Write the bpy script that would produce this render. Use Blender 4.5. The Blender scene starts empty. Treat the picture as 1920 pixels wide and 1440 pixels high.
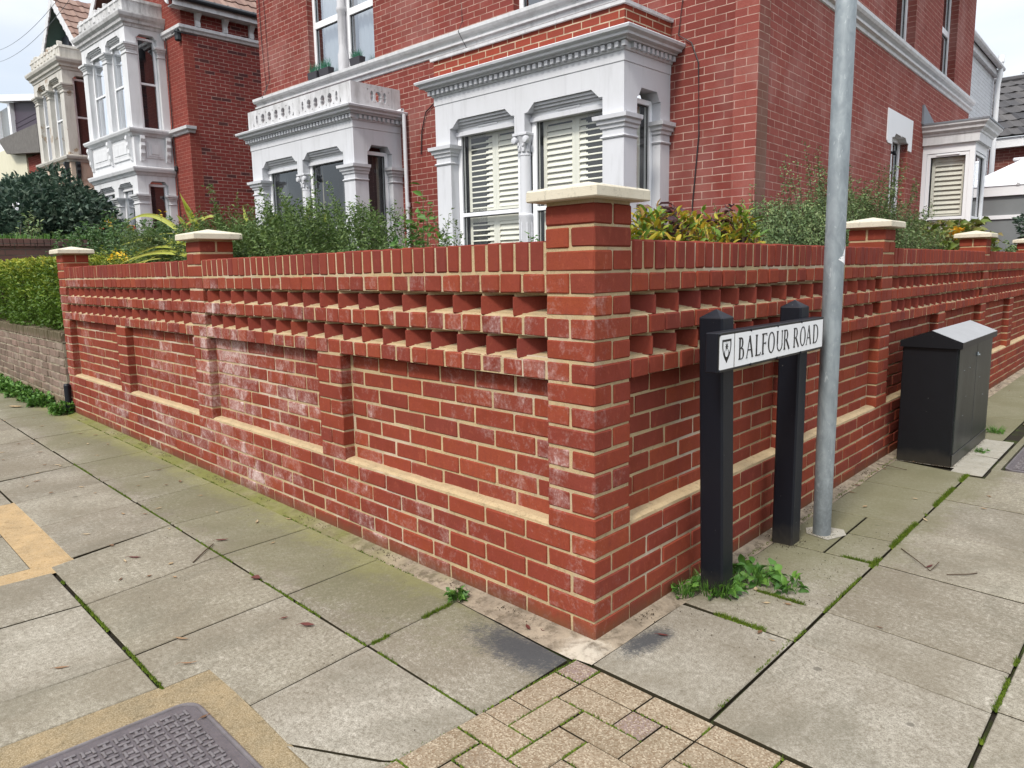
import bpy, bmesh, math, random
import numpy as np
from math import sin, cos, pi, radians, sqrt
from mathutils import Vector, Matrix, Quaternion

random.seed(7)
scene = bpy.context.scene
COL = scene.collection

# ------------------------------------------------------------------ camera
def cam_axes(yaw, pit, rol):
    f = Vector((sin(yaw)*cos(pit), cos(yaw)*cos(pit), sin(pit)))
    r = Vector((cos(yaw), -sin(yaw), 0)); u = r.cross(f)
    return cos(rol)*r+sin(rol)*u, -sin(rol)*r+cos(rol)*u, f
CAM = Vector((1.56221, -1.87715, 1.28005)); YAW, PITCH, ROLL, FPX, WALLANG = -0.804838, -0.150630, -0.017570, 1404.59, 1.640092
cr, cu, cf = cam_axes(YAW, PITCH, ROLL)
cd = bpy.data.cameras.new("camera"); cam = bpy.data.objects.new("camera", cd); COL.objects.link(cam)
cd.sensor_width = 36.0; cd.sensor_fit = 'HORIZONTAL'; cd.lens = FPX/1920*36.0
cd.clip_start = 0.05; cd.clip_end = 2000
m = Matrix(((cr.x, cu.x, -cf.x, CAM.x), (cr.y, cu.y, -cf.y, CAM.y), (cr.z, cu.z, -cf.z, CAM.z), (0, 0, 0, 1)))
cam.matrix_world = m
scene.camera = cam

# ------------------------------------------------------------------ light
SUN_EL, SUN_AZ = radians(48), radians(-76)     # azimuth of the sun measured from +X, anticlockwise
w = bpy.data.worlds.new("World"); scene.world = w; w.use_nodes = True
nt = w.node_tree; nt.nodes.clear()
def wn(t): return nt.nodes.new(t)
sky = wn('ShaderNodeTexSky'); sky.sky_type = 'NISHITA'; sky.sun_disc = False
sky.sun_elevation = SUN_EL; sky.sun_rotation = pi/2 - SUN_AZ
sky.air_density = 1.0; sky.dust_density = 2.0; sky.ozone_density = 1.0
tc = wn('ShaderNodeTexCoord'); mp = wn('ShaderNodeMapping'); mp.inputs['Scale'].default_value = (1.0, 1.0, 3.2)
nz = wn('ShaderNodeTexNoise'); nz.inputs['Scale'].default_value = 1.3; nz.inputs['Detail'].default_value = 7; nz.inputs['Roughness'].default_value = .55
nz.inputs['Distortion'].default_value = .4
rp = wn('ShaderNodeValToRGB'); rp.color_ramp.elements[0].position = .30; rp.color_ramp.elements[0].color = (.52, .52, .52, 1)
rp.color_ramp.elements[1].position = .62; rp.color_ramp.elements[1].color = (.985, .985, .985, 1)
nz2 = wn('ShaderNodeTexNoise'); nz2.inputs['Scale'].default_value = 3.1; nz2.inputs['Detail'].default_value = 6
rc = wn('ShaderNodeValToRGB'); rc.color_ramp.elements[0].position = .3; rc.color_ramp.elements[0].color = (4.5, 4.75, 5.1, 1)
rc.color_ramp.elements[1].position = .7; rc.color_ramp.elements[1].color = (5.7, 5.75, 5.8, 1)
mx = wn('ShaderNodeMix'); mx.data_type = 'RGBA'
bg = wn('ShaderNodeBackground'); bg.inputs['Strength'].default_value = 0.10
wo = wn('ShaderNodeOutputWorld')
L = nt.links.new
L(tc.outputs['Generated'], mp.inputs[0]); L(mp.outputs[0], nz.inputs['Vector']); L(mp.outputs[0], nz2.inputs['Vector'])
L(nz.outputs['Fac'], rp.inputs[0]); L(nz2.outputs['Fac'], rc.inputs[0])
L(rp.outputs[0], mx.inputs[0]); L(sky.outputs[0], mx.inputs[6]); L(rc.outputs[0], mx.inputs[7])
sx_ = wn('ShaderNodeSeparateXYZ'); L(tc.outputs['Generated'], sx_.inputs[0])
zr = wn('ShaderNodeMapRange'); L(sx_.outputs[2], zr.inputs[0]); zr.inputs[1].default_value = .25; zr.inputs[2].default_value = .95; zr.inputs[3].default_value = 1.0; zr.inputs[4].default_value = 2.3
ml = wn('ShaderNodeVectorMath'); ml.operation = 'SCALE'; L(mx.outputs[2], ml.inputs[0]); L(zr.outputs[0], ml.inputs['Scale'])
L(ml.outputs[0], bg.inputs[0]); L(bg.outputs[0], wo.inputs[0])
sd = bpy.data.lights.new("sun", 'SUN'); sd.energy = 1.5; sd.angle = radians(11); sd.color = (1, .95, .87)
so = bpy.data.objects.new("sun", sd); COL.objects.link(so)
sdir = Vector((cos(SUN_EL)*cos(SUN_AZ), cos(SUN_EL)*sin(SUN_AZ), sin(SUN_EL)))
so.rotation_euler = (-sdir).to_track_quat('-Z', 'Y').to_euler(); so.location = (0, -4, 12)
vs = scene.view_settings; vs.view_transform = 'Standard'; vs.look = 'None'; vs.gamma = 1; vs.exposure = 1.02
try: vs.use_curve_mapping = False
except Exception: pass
scene.render.engine = 'CYCLES'
scene.cycles.max_bounces = 6; scene.cycles.diffuse_bounces = 3; scene.cycles.glossy_bounces = 3
scene.cycles.transmission_bounces = 3; scene.cycles.transparent_max_bounces = 8
scene.cycles.caustics_reflective = False; scene.cycles.caustics_refractive = False

# ------------------------------------------------------------------ helpers
def tag(o, label=None, cat=None, group=None, kind=None):
    if label: o['label'] = label
    if cat: o['category'] = cat
    if group: o['group'] = group
    if kind: o['kind'] = kind
    return o
class Fr:
    def __init__(s, o=(0, 0, 0), X=(1, 0, 0), Y=(0, 1, 0), Z=(0, 0, 1)):
        s.o = Vector(o); s.X = Vector(X); s.Y = Vector(Y); s.Z = Vector(Z)
    def __call__(s, a, b, c):
        o, X, Y, Z = s.o, s.X, s.Y, s.Z
        return (o.x+a*X.x+b*Y.x+c*Z.x, o.y+a*X.y+b*Y.y+c*Z.y, o.z+a*X.z+b*Y.z+c*Z.z)
    def at(s, a, b, c=0): return Fr(s(a, b, c), s.X, s.Y, s.Z)
W0 = Fr()
def thing(name, label, cat, fr=None, loc=(0, 0, 0), group=None):
    o = bpy.data.objects.new(name, None); COL.objects.link(o); o.empty_display_size = .1
    if fr is not None:
        X, Y, Z = fr.X, fr.Y, fr.Z
        o.matrix_world = Matrix(((X.x, Y.x, Z.x, fr.o.x), (X.y, Y.y, Z.y, fr.o.y), (X.z, Y.z, Z.z, fr.o.z), (0, 0, 0, 1)))
    else: o.location = loc
    return tag(o, label, cat, group)
CH_T = None
def _ch_topology():
    idx = {}
    k = 0
    for i in (0, 1):
        for j in (0, 1):
            for l in (0, 1):
                for d in range(3):
                    idx[(i, j, l, d)] = k; k += 1
    F = []
    for d in range(3):
        e, g = [q for q in range(3) if q != d]
        for s in (0, 1):
            quad = []
            for (p, q) in ((0, 0), (1, 0), (1, 1), (0, 1)):
                c = [0, 0, 0]; c[d] = s; c[e] = p; c[g] = q; quad.append(idx[(*c, d)])
            F.append(quad)
    for d in range(3):          # edges running along axis d
        e, g = [q for q in range(3) if q != d]
        for p in (0, 1):
            for q in (0, 1):
                c0 = [0, 0, 0]; c0[e] = p; c0[g] = q; c1 = list(c0); c1[d] = 1
                F.append([idx[(*c0, e)], idx[(*c1, e)], idx[(*c1, g)], idx[(*c0, g)]])
    for i in (0, 1):
        for j in (0, 1):
            for l in (0, 1): F.append([idx[(i, j, l, 0)], idx[(i, j, l, 1)], idx[(i, j, l, 2)]])
    return idx, F
CH_I, CH_F = _ch_topology()
class MB:
    def __init__(s): s.v = []; s.f = []; s.r = []; s.m = []
    def add(s, vs, fs, r=None, m=0):
        n = len(s.v); s.v += vs
        if r is None: r = random.random()
        for f in fs: s.f.append([i+n for i in f]); s.r.append(r); s.m.append(m)
    def box(s, fr, a0, a1, b0, b1, c0, c1, r=None, m=0, taper=None):
        vs = [fr(a, b, c) for c in (c0, c1) for b in (b0, b1) for a in (a0, a1)]
        s.add(vs, [[0, 1, 3, 2], [4, 6, 7, 5], [0, 4, 5, 1], [2, 3, 7, 6], [0, 2, 6, 4], [1, 5, 7, 3]], r, m)
    def cbox(s, fr, a0, a1, b0, b1, c0, c1, ch=.003, r=None, m=0, nz=0):
        lo = (a0, b0, c0); hi = (a1, b1, c1); vs = [None]*24
        for (i, j, l, d), k in CH_I.items():
            c = []
            for ax, q in enumerate((i, j, l)):
                t = lo[ax] if q == 0 else hi[ax]
                if ax != d: t += ch if q == 0 else -ch
                if nz: t += random.uniform(-nz, nz)
                c.append(t)
            vs[k] = fr(*c)
        s.add(vs, CH_F, r, m)
    def prism(s, fr, pts, b0, b1, r=None, m=0):        # pts are (a,c); extruded along b
        n = len(pts)
        vs = [fr(a, b0, c) for a, c in pts]+[fr(a, b1, c) for a, c in pts]
        s.add(vs, [list(range(n)), list(range(2*n-1, n-1, -1))]+[[i, (i+1) % n, n+(i+1) % n, n+i] for i in range(n)], r, m)
    def slab(s, fr, pts, c0, c1, ch=0, r=None, m=0, ms=None):   # pts are (a,b) plan, between heights c0,c1 (top c1 bevelled)
        n = len(pts)
        ca = sum(p[0] for p in pts)/n; cb = sum(p[1] for p in pts)/n
        def ins(p):
            d = sqrt((p[0]-ca)**2+(p[1]-cb)**2) or 1
            return (p[0]+(ca-p[0])/d*ch*1.4, p[1]+(cb-p[1])/d*ch*1.4)
        vs = [fr(a, b, c0) for a, b in pts]+[fr(a, b, c1-ch) for a, b in pts]+[fr(*ins(p), c1) for p in pts]
        fs = [[i, (i+1) % n, n+(i+1) % n, n+i] for i in range(n)]+[[n+i, n+(i+1) % n, 2*n+(i+1) % n, 2*n+i] for i in range(n)]+[list(range(2*n, 3*n))]
        k0 = len(s.m); s.add(vs, fs, r, m)
        if ms is not None: s.m[k0:k0+n] = [ms]*n
    def lathe(s, fr, a, b, prof, n=20, r=None, m=0):   # prof: (radius, height)
        vs = []
        for rad, h in prof:
            for i in range(n): t = 2*pi*i/n; vs.append(fr(a+rad*cos(t), b+rad*sin(t), h))
        fs = []
        for k in range(len(prof)-1):
            for i in range(n): fs.append([k*n+i, k*n+(i+1) % n, (k+1)*n+(i+1) % n, (k+1)*n+i])
        fs.append(list(range(n))); fs.append([(len(prof)-1)*n+i for i in range(n)])
        s.add(vs, fs, r, m)
    def tube(s, pts, rad, n=8, r=None, m=0):
        pts = [Vector(p) for p in pts]; vs = []
        rads = rad if isinstance(rad, (list, tuple)) else [rad]*len(pts)
        for i, p in enumerate(pts):
            d = (pts[min(i+1, len(pts)-1)]-pts[max(i-1, 0)]).normalized()
            x = d.cross(Vector((0, 0, 1)))
            if x.length < .05: x = d.cross(Vector((1, 0, 0)))
            x.normalize(); y = d.cross(x)
            for k in range(n): t = 2*pi*k/n; vs.append(tuple(p+(x*cos(t)+y*sin(t))*rads[i]))
        fs = []
        for i in range(len(pts)-1):
            for k in range(n): fs.append([i*n+k, i*n+(k+1) % n, (i+1)*n+(k+1) % n, (i+1)*n+k])
        fs.append(list(range(n))); fs.append([(len(pts)-1)*n+k for k in range(n)])
        s.add(vs, fs, r, m)
    def mold(s, fr, path, prof, side=1, closed=False, r=None, m=0):
        """sweep prof (d,z) along plan path (a,b); d is measured to the outer side"""
        n = len(path); P = [Vector((a, b)) for a, b in path]; nor = []
        for i in range(n if closed else n-1):
            d = (P[(i+1) % n]-P[i]).normalized(); nor.append(Vector((d.y, -d.x))*side)
        mit = []
        for i in range(n):
            if closed: n0, n1 = nor[i-1], nor[i]
            else: n0 = nor[max(i-1, 0)]; n1 = nor[min(i, n-2)]
            mit.append((n0+n1)/(1+n0.dot(n1)))
        vs = []; k = len(prof)
        for i in range(n):
            for d, z in prof: q = P[i]+mit[i]*d; vs.append(fr(q.x, q.y, z))
        fs = []
        for i in range(n if closed else n-1):
            j = (i+1) % n
            for q in range(k): fs.append([i*k+q, i*k+(q+1) % k, j*k+(q+1) % k, j*k+q])
        if not closed: fs.append(list(range(k))); fs.append([(n-1)*k+q for q in range(k)])
        s.add(vs, fs, r, m)
    def cell(s, fr, a0, a1, c0, c1, b0, b1, hole, r=None, m=0):
        """rectangular panel with one hole; hole = list of (a,c) anticlockwise from angle 0, len multiple of 4"""
        n = len(hole); ac = (a0+a1)/2; cc = (c0+c1)/2; out = []
        for (a, c) in hole:
            t = math.atan2((c-cc)/(c1-c0), (a-ac)/(a1-a0)); x, y = cos(t), sin(t); q = max(abs(x), abs(y))
            out.append((ac+x/q*(a1-a0)/2, cc+y/q*(c1-c0)/2))
        vs = []
        for b in (b0, b1): vs += [fr(a, b, c) for a, c in out]+[fr(a, b, c) for a, c in hole]
        fs = []
        for i in range(n):
            j = (i+1) % n
            fs += [[i, j, n+j, n+i], [2*n+i, 2*n+j, 3*n+j, 3*n+i], [n+i, n+j, 3*n+j, 3*n+i]]
        s.add(vs, fs, r, m)
    def build(s, name, mats, parent=None, smooth=False, recalc=True, uv=True):
        me = bpy.data.meshes.new(name)
        if recalc:
            me.from_pydata(s.v, [], s.f)
            bm = bmesh.new(); bm.from_mesh(me)
            bmesh.ops.recalc_face_normals(bm, faces=bm.faces); bm.to_mesh(me); bm.free()
        else: me.from_pydata(s.v, [], s.f)
        if not isinstance(mats, (list, tuple)): mats = [mats]
        for q in mats: me.materials.append(q)
        nf = len(me.polygons)
        me.polygons.foreach_set('material_index', s.m[:nf])
        at = me.attributes.new('rnd', 'FLOAT', 'FACE'); at.data.foreach_set('value', s.r[:nf])
        if uv:
            ul = me.uv_layers.new(name='UVMap')
            nor = np.zeros(nf*3); me.polygons.foreach_get('normal', nor); nor = nor.reshape(-1, 3)
            co = np.zeros(len(me.vertices)*3); me.vertices.foreach_get('co', co); co = co.reshape(-1, 3)
            lt = np.zeros(nf, int); me.polygons.foreach_get('loop_total', lt)
            vi = np.zeros(len(me.loops), int); me.loops.foreach_get('vertex_index', vi)
            N = np.repeat(nor, lt, axis=0); C = co[vi]
            tx, ty = -N[:, 1], N[:, 0]; l = np.sqrt(tx*tx+ty*ty)+1e-9
            flat = np.abs(N[:, 2]) > .75
            u = np.where(flat, C[:, 0], (C[:, 0]*tx+C[:, 1]*ty)/l); v = np.where(flat, C[:, 1], C[:, 2])
            ul.data.foreach_set('uv', np.stack([u, v], 1).ravel())
        if smooth: me.polygons.foreach_set('use_smooth', [True]*nf)
        me.update()
        o = bpy.data.objects.new(name, me); COL.objects.link(o)
        if parent is not None: o.parent = parent
        if smooth:
            try: me.set_sharp_from_angle(angle=radians(38))
            except Exception: pass
        return o

# ------------------------------------------------------------------ materials
def lin(r, g, b, k=1.0):
    f = lambda c: ((c/255+.055)/1.055)**2.4 if c > 10 else c/255/12.92
    return (f(r)*k, f(g)*k, f(b)*k, 1)
class NT:
    def __init__(s, name):
        s.mat = bpy.data.materials.new(name); s.mat.use_nodes = True; s.t = s.mat.node_tree; s.t.nodes.clear()
        s.out = s.t.nodes.new('ShaderNodeOutputMaterial')
        s.bsdf = s.t.nodes.new('ShaderNodeBsdfPrincipled'); s.t.links.new(s.bsdf.outputs[0], s.out.inputs[0])
        s.c = s.t.nodes.new('ShaderNodeTexCoord')
    def setin(s, sock, v):
        if hasattr(v, 'is_linked') or isinstance(v, bpy.types.NodeSocket): s.t.links.new(v, sock)
        else: sock.default_value = v
    def n(s, typ, ins=None, **props):
        nd = s.t.nodes.new(typ)
        for k, v in props.items(): setattr(nd, k, v)
        for k, v in (ins or {}).items(): s.setin(nd.inputs[k], v)
        return nd
    def noise(s, vec, scale, detail=4, rough=.55, dist=0):
        return s.n('ShaderNodeTexNoise', {'Vector': vec, 'Scale': scale, 'Detail': detail, 'Roughness': rough, 'Distortion': dist}).outputs['Fac']
    def ramp(s, fac, stops):
        nd = s.n('ShaderNodeValToRGB', {0: fac}); e = nd.color_ramp.elements
        while len(e) < len(stops): e.new(.5)
        for el, (p, c) in zip(e, stops): el.position = p; el.color = c if isinstance(c, tuple) else (c, c, c, 1)
        return nd.outputs[0]
    def mix(s, f, a, b, mode='MIX'):
        nd = s.n('ShaderNodeMix', data_type='RGBA', blend_type=mode); s.setin(nd.inputs[0], f); s.setin(nd.inputs[6], a); s.setin(nd.inputs[7], b); return nd.outputs[2]
    def math(s, op, a, b=0, clamp=False):
        nd = s.n('ShaderNodeMath', operation=op, use_clamp=clamp); s.setin(nd.inputs[0], a); s.setin(nd.inputs[1], b); return nd.outputs[0]
    def rnd(s): return s.n('ShaderNodeAttribute', attribute_name='rnd').outputs['Fac']
    def vscale(s, vec, sc): return s.n('ShaderNodeMapping', {'Vector': vec, 'Scale': sc}).outputs[0]
    def sep(s, vec):
        nd = s.n('ShaderNodeSeparateXYZ', {0: vec}); return nd.outputs
    def bump(s, h, st=.3, dist=.01, prev=None):
        nd = s.n('ShaderNodeBump', {'Height': h, 'Strength': st, 'Distance': dist})
        if prev is not None: s.setin(nd.inputs['Normal'], prev)
        return nd.outputs[0]
    def done(s, color, rough=.8, metal=0, normal=None, spec=None, **kw):
        b = s.bsdf; s.setin(b.inputs['Base Color'], color); s.setin(b.inputs['Roughness'], rough); s.setin(b.inputs['Metallic'], metal)
        if normal is not None: s.setin(b.inputs['Normal'], normal)
        if spec is not None: s.setin(b.inputs['Specular IOR Level'], spec)
        for k, v in kw.items(): s.setin(b.inputs[k], v)
        return s.mat

def m_wall_brick(name='new_red_brick', unbloomed_shaded=False):
    t = NT(name); o = t.c.outputs['Object']; r = t.rnd()
    base = t.ramp(r, [(0, (.160, .031, .019, 1)), (.22, (.228, .047, .022, 1)), (.45, (.190, .038, .021, 1)), (.62, (.158, .035, .024, 1)), (.78, (.255, .056, .025, 1)), (1, (.132, .030, .023, 1))])
    n1 = t.noise(o, 14, 6, .6); n2 = t.noise(o, 160, 3, .6)
    base = t.mix(t.ramp(n1, [(.35, 0.0), (.7, .45)]), base, (.23, .048, .036, 1))
    n3 = t.noise(t.vscale(o, (1, 1, .6)), 42, 5, .75)
    base = t.mix(t.ramp(n2, [(.55, 0.0), (.72, .5)]), base, (.14, .03, .02, 1))
    base = t.mix(t.ramp(n3, [(.52, 0.0), (.68, .45)]), base, (.16, .036, .026, 1))
    base = t.mix(t.ramp(n3, [(.30, .4), (.44, 0.0)]), base, (.34, .095, .055, 1))
    # lime bloom: patches on the left face, densest low down and on the piers, broken up brick by brick
    x = t.sep(o)
    area = t.noise(o, .9, 3, .5); patch = t.noise(t.vscale(o, (1, 1, .8)), 9, 6, .7, .8); fine = t.noise(o, 70, 4, .75)
    side = t.n('ShaderNodeMapRange', {0: x[1], 1: .05, 2: .30, 3: .055, 4: -.125}).outputs[0]
    hi = t.n('ShaderNodeMapRange', {0: x[2], 1: 1.10, 2: 1.28, 3: 0, 4: -.08}).outputs[0]
    lo = t.math('ADD', t.math('ADD', t.math('MULTIPLY', area, .50), t.math('MULTIPLY', patch, .60)), t.math('ADD', side, hi))
    lo = t.math('ADD', lo, t.math('MULTIPLY', t.math('SUBTRACT', t.rnd(), .5), .09))
    lo = t.math('ADD', lo, t.math('MULTIPLY', t.math('SUBTRACT', fine, .5), .34))
    bloom = t.ramp(lo, [(.60, 0.0), (.69, .14), (.75, .42), (.85, .80)])
    col = base if unbloomed_shaded else t.mix(bloom, base, (.66, .56, .53, 1))
    if unbloomed_shaded: col = t.mix(.28, base, (.15, .032, .030, 1))  # dogtooth shade painted in as a darker purple-red; the coping shares it
    # damp dirt near ground
    damp = t.n('ShaderNodeMapRange', {0: t.math('ADD', x[2], t.math('MULTIPLY', n1, .13)), 1: .145, 2: .055, 3: 0, 4: .78}).outputs[0]
    col = t.mix(damp, col, t.mix(t.ramp(n1, [(.4, 0.0), (.6, 1.0)]), (.115, .060, .040, 1), (.075, .065, .025, 1)))
    nb = t.bump(t.noise(o, 90, 5, .7), .35, .004)
    nb = t.bump(t.noise(o, 420, 2, .6), .25, .0015, nb)
    return t.done(col, .88, normal=nb, spec=.12)
def m_mortar(name='lime_mortar', c=(.43, .315, .165, 1), c2=(.30, .22, .125, 1), bloom=True):
    t = NT(name); o = t.c.outputs['Object']
    n = t.noise(o, 9, 5, .6); f = t.noise(o, 240, 3, .7)
    col = t.mix(t.ramp(n, [(.3, 0.0), (.7, 1.0)]), c, c2)
    col = t.mix(t.ramp(f, [(.35, 0.0), (.8, .5)]), col, (.62, .52, .36, 1))
    col = t.mix(t.ramp(t.noise(o, 34, 6, .8), [(.54, 0.0), (.66, .5)]), col, tuple(q*.42 for q in c2[:3])+(1,))
    if bloom: col = t.mix(t.ramp(t.noise(o, 2.2, 4, .6), [(.5, 0.0), (.72, .55)]), col, (.62, .56, .50, 1))
    return t.done(col, .92, normal=t.bump(f, .5, .003), spec=.15)
def m_brickwork(name, reds, mort, msize=.007, dark=(.12, .03, .025, 1), darkamt=.0, bw=.225, rh=.0755, stain=.25, bumpst=.6, distort=.006, pale=.0, edge=False):
    t = NT(name); uv = t.c.outputs['UV']; o = t.c.outputs['Object']
    d = t.n('ShaderNodeTexNoise', {'Vector': o, 'Scale': 9.0, 'Detail': 3})
    dv = t.n('ShaderNodeVectorMath', {0: d.outputs['Color'], 1: (-.5, -.5, -.5)}, operation='ADD').outputs[0]
    dv = t.n('ShaderNodeVectorMath', {0: dv, 'Scale': distort}, operation='SCALE').outputs[0]
    v = t.n('ShaderNodeVectorMath', {0: uv, 1: dv}, operation='ADD').outputs[0]
    def bt(c1, c2, mo, ms, smooth=.1):
        return t.n('ShaderNodeTexBrick', {'Vector': v, 'Color1': c1, 'Color2': c2, 'Mortar': mo, 'Scale': 1.0, 'Mortar Size': ms, 'Mortar Smooth': smooth, 'Bias': 0.0, 'Brick Width': bw, 'Row Height': rh}, offset=.5)
    b = bt((0, 0, 0, 1), (1, 1, 1, 1), (.5, .5, .5, 1), msize)
    rr = t.ramp(b.outputs['Color'], [(i/(len(reds)-1), c) for i, c in enumerate(reds)])
    n1 = t.noise(o, 3.2, 6, .65); n2 = t.noise(o, 70, 4, .7)
    rr = t.mix(t.ramp(n2, [(.45, 0.0), (.8, .4)]), rr, (reds[0][0]*.55, reds[0][1]*.6, reds[0][2]*.6, 1))
    if darkamt: rr = t.mix(t.ramp(b.outputs['Color'], [(1-darkamt-.03, 0.0), (1-darkamt, .85)]), rr, dark)
    rr = t.mix(t.ramp(n1, [(.42, 0.0), (.75, stain)]), rr, (.17, .07, .055, 1))
    mm = t.mix(t.ramp(t.noise(o, 6, 4, .6), [(.4, 0.0), (.62, .75)]), mort, (mort[0]*.45, mort[1]*.34, mort[2]*.32, 1))
    col = t.mix(b.outputs['Fac'], rr, mm)
    if edge: col = t.mix(t.math('MULTIPLY', t.n('ShaderNodeMapRange', {0: t.math('ADD', t.sep(o)[0], t.math('MULTIPLY', n1, .12)), 1: .24, 2: .05, 3: 0, 4: .75}).outputs[0], t.n('ShaderNodeMapRange', {0: t.sep(o)[2], 1: 4.2, 2: 2.6, 3: 0, 4: 1}).outputs[0]), col, (.155, .10, .075, 1))
    if pale: col = t.mix(t.ramp(t.noise(o, 1.1, 4, .6), [(.5, 0.0), (.75, pale)]), col, (.50, .34, .31, 1))
    inv = t.math('SUBTRACT', 1.0, b.outputs['Fac'])
    h = t.math('ADD', inv, t.math('MULTIPLY', n2, .35))
    return t.done(col, .87, normal=t.bump(h, bumpst, .006), spec=.1)
def m_paint(name, c, c2=None, dirt=.25, peel=None, rough=.55, scale=5, streak=True):
    t = NT(name); o = t.c.outputs['Object']
    n = t.noise(t.vscale(o, (1, 1, .35)) if streak else o, scale, 6, .65)
    col = t.mix(t.ramp(n, [(.42, 0.0), (.78, dirt)]), c, c2 or tuple(q*.6 for q in c[:3])+(1,))
    f = t.noise(o, 60, 3, .6)
    h = t.math('MULTIPLY', f, .3)
    if streak: col = t.mix(t.ramp(t.math('ADD', t.math('MULTIPLY', t.noise(t.vscale(o, (1, 1, .06)), 15, 4, .6), .65), t.math('MULTIPLY', n, .35)), [(.52, 0.0), (.68, dirt*.9)]), col, tuple(q*.38 for q in c[:3])+(1,))
    if peel:
        p = t.ramp(t.noise(o, 2.6, 7, .68, .3), [(peel[1], 0.0), (peel[1]+.025, 1.0)])
        col = t.mix(p, col, peel[0]); h = t.math('SUBTRACT', h, t.math('MULTIPLY', p, .8))
    return t.done(col, rough, normal=t.bump(h, .3, .004), spec=.35)
def m_simple(name, c, rough=.5, metal=0, spec=.5, nscale=0, namt=.2, bump=0):
    t = NT(name); col = c; nb = None; o = t.c.outputs['Object']
    if nscale:
        f = t.noise(o, nscale, 5, .65)
        col = t.mix(t.ramp(f, [(.35, 0.0), (.75, namt)]), c, tuple(q*.45 for q in c[:3])+(1,))
        if bump: nb = t.bump(f, bump, .004)
        if 'cabinet' in name or 'post_paint' in name:
            ch = t.math('ADD', t.noise(o, 75, 2, .5), t.math('MULTIPLY', t.noise(o, 6, 4, .7), .35)); col = t.mix(t.ramp(ch, [(.95, 0.0), (.97, .6)]), col, (.20, .20, .19, 1))
            du = t.n('ShaderNodeMapRange', {0: t.math('ADD', t.sep(o)[2], t.math('MULTIPLY', f, .12)), 1: .16, 2: .04, 3: 0, 4: .35}).outputs[0]; col = t.mix(du, col, (.09, .075, .05, 1))
            if 'door' in name: col = t.mix(t.ramp(t.noise(t.vscale(o, (1, 1, .2)), 7, 6, .75, .6), [(.50, 0.0), (.72, .5)]), col, (.060, .068, .062, 1))
    return t.done(col, rough, metal, nb, spec)
def m_glass(name='window_glass', tint=(.93, .95, .95, 1), k=1.0):
    t = NT(name); lw = t.n('ShaderNodeLayerWeight', {'Blend': .5})
    tr = t.n('ShaderNodeBsdfTransparent', {0: tint}); gl = t.n('ShaderNodeBsdfGlossy', {0: (.95, .97, 1, 1), 'Roughness': .015})
    wob = t.bump(t.noise(t.c.outputs['Object'], 2.2, 2), .04, .02); t.setin(gl.inputs['Normal'], wob)
    f = t.math('ADD', t.math('MULTIPLY', t.math('POWER', lw.outputs['Facing'], 3.2), .95*k), .05*k, True)
    mx = t.n('ShaderNodeMixShader', {0: f, 1: tr.outputs[0], 2: gl.outputs[0]}); t.t.links.new(mx.outputs[0], t.out.inputs[0]); return t.mat
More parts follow.
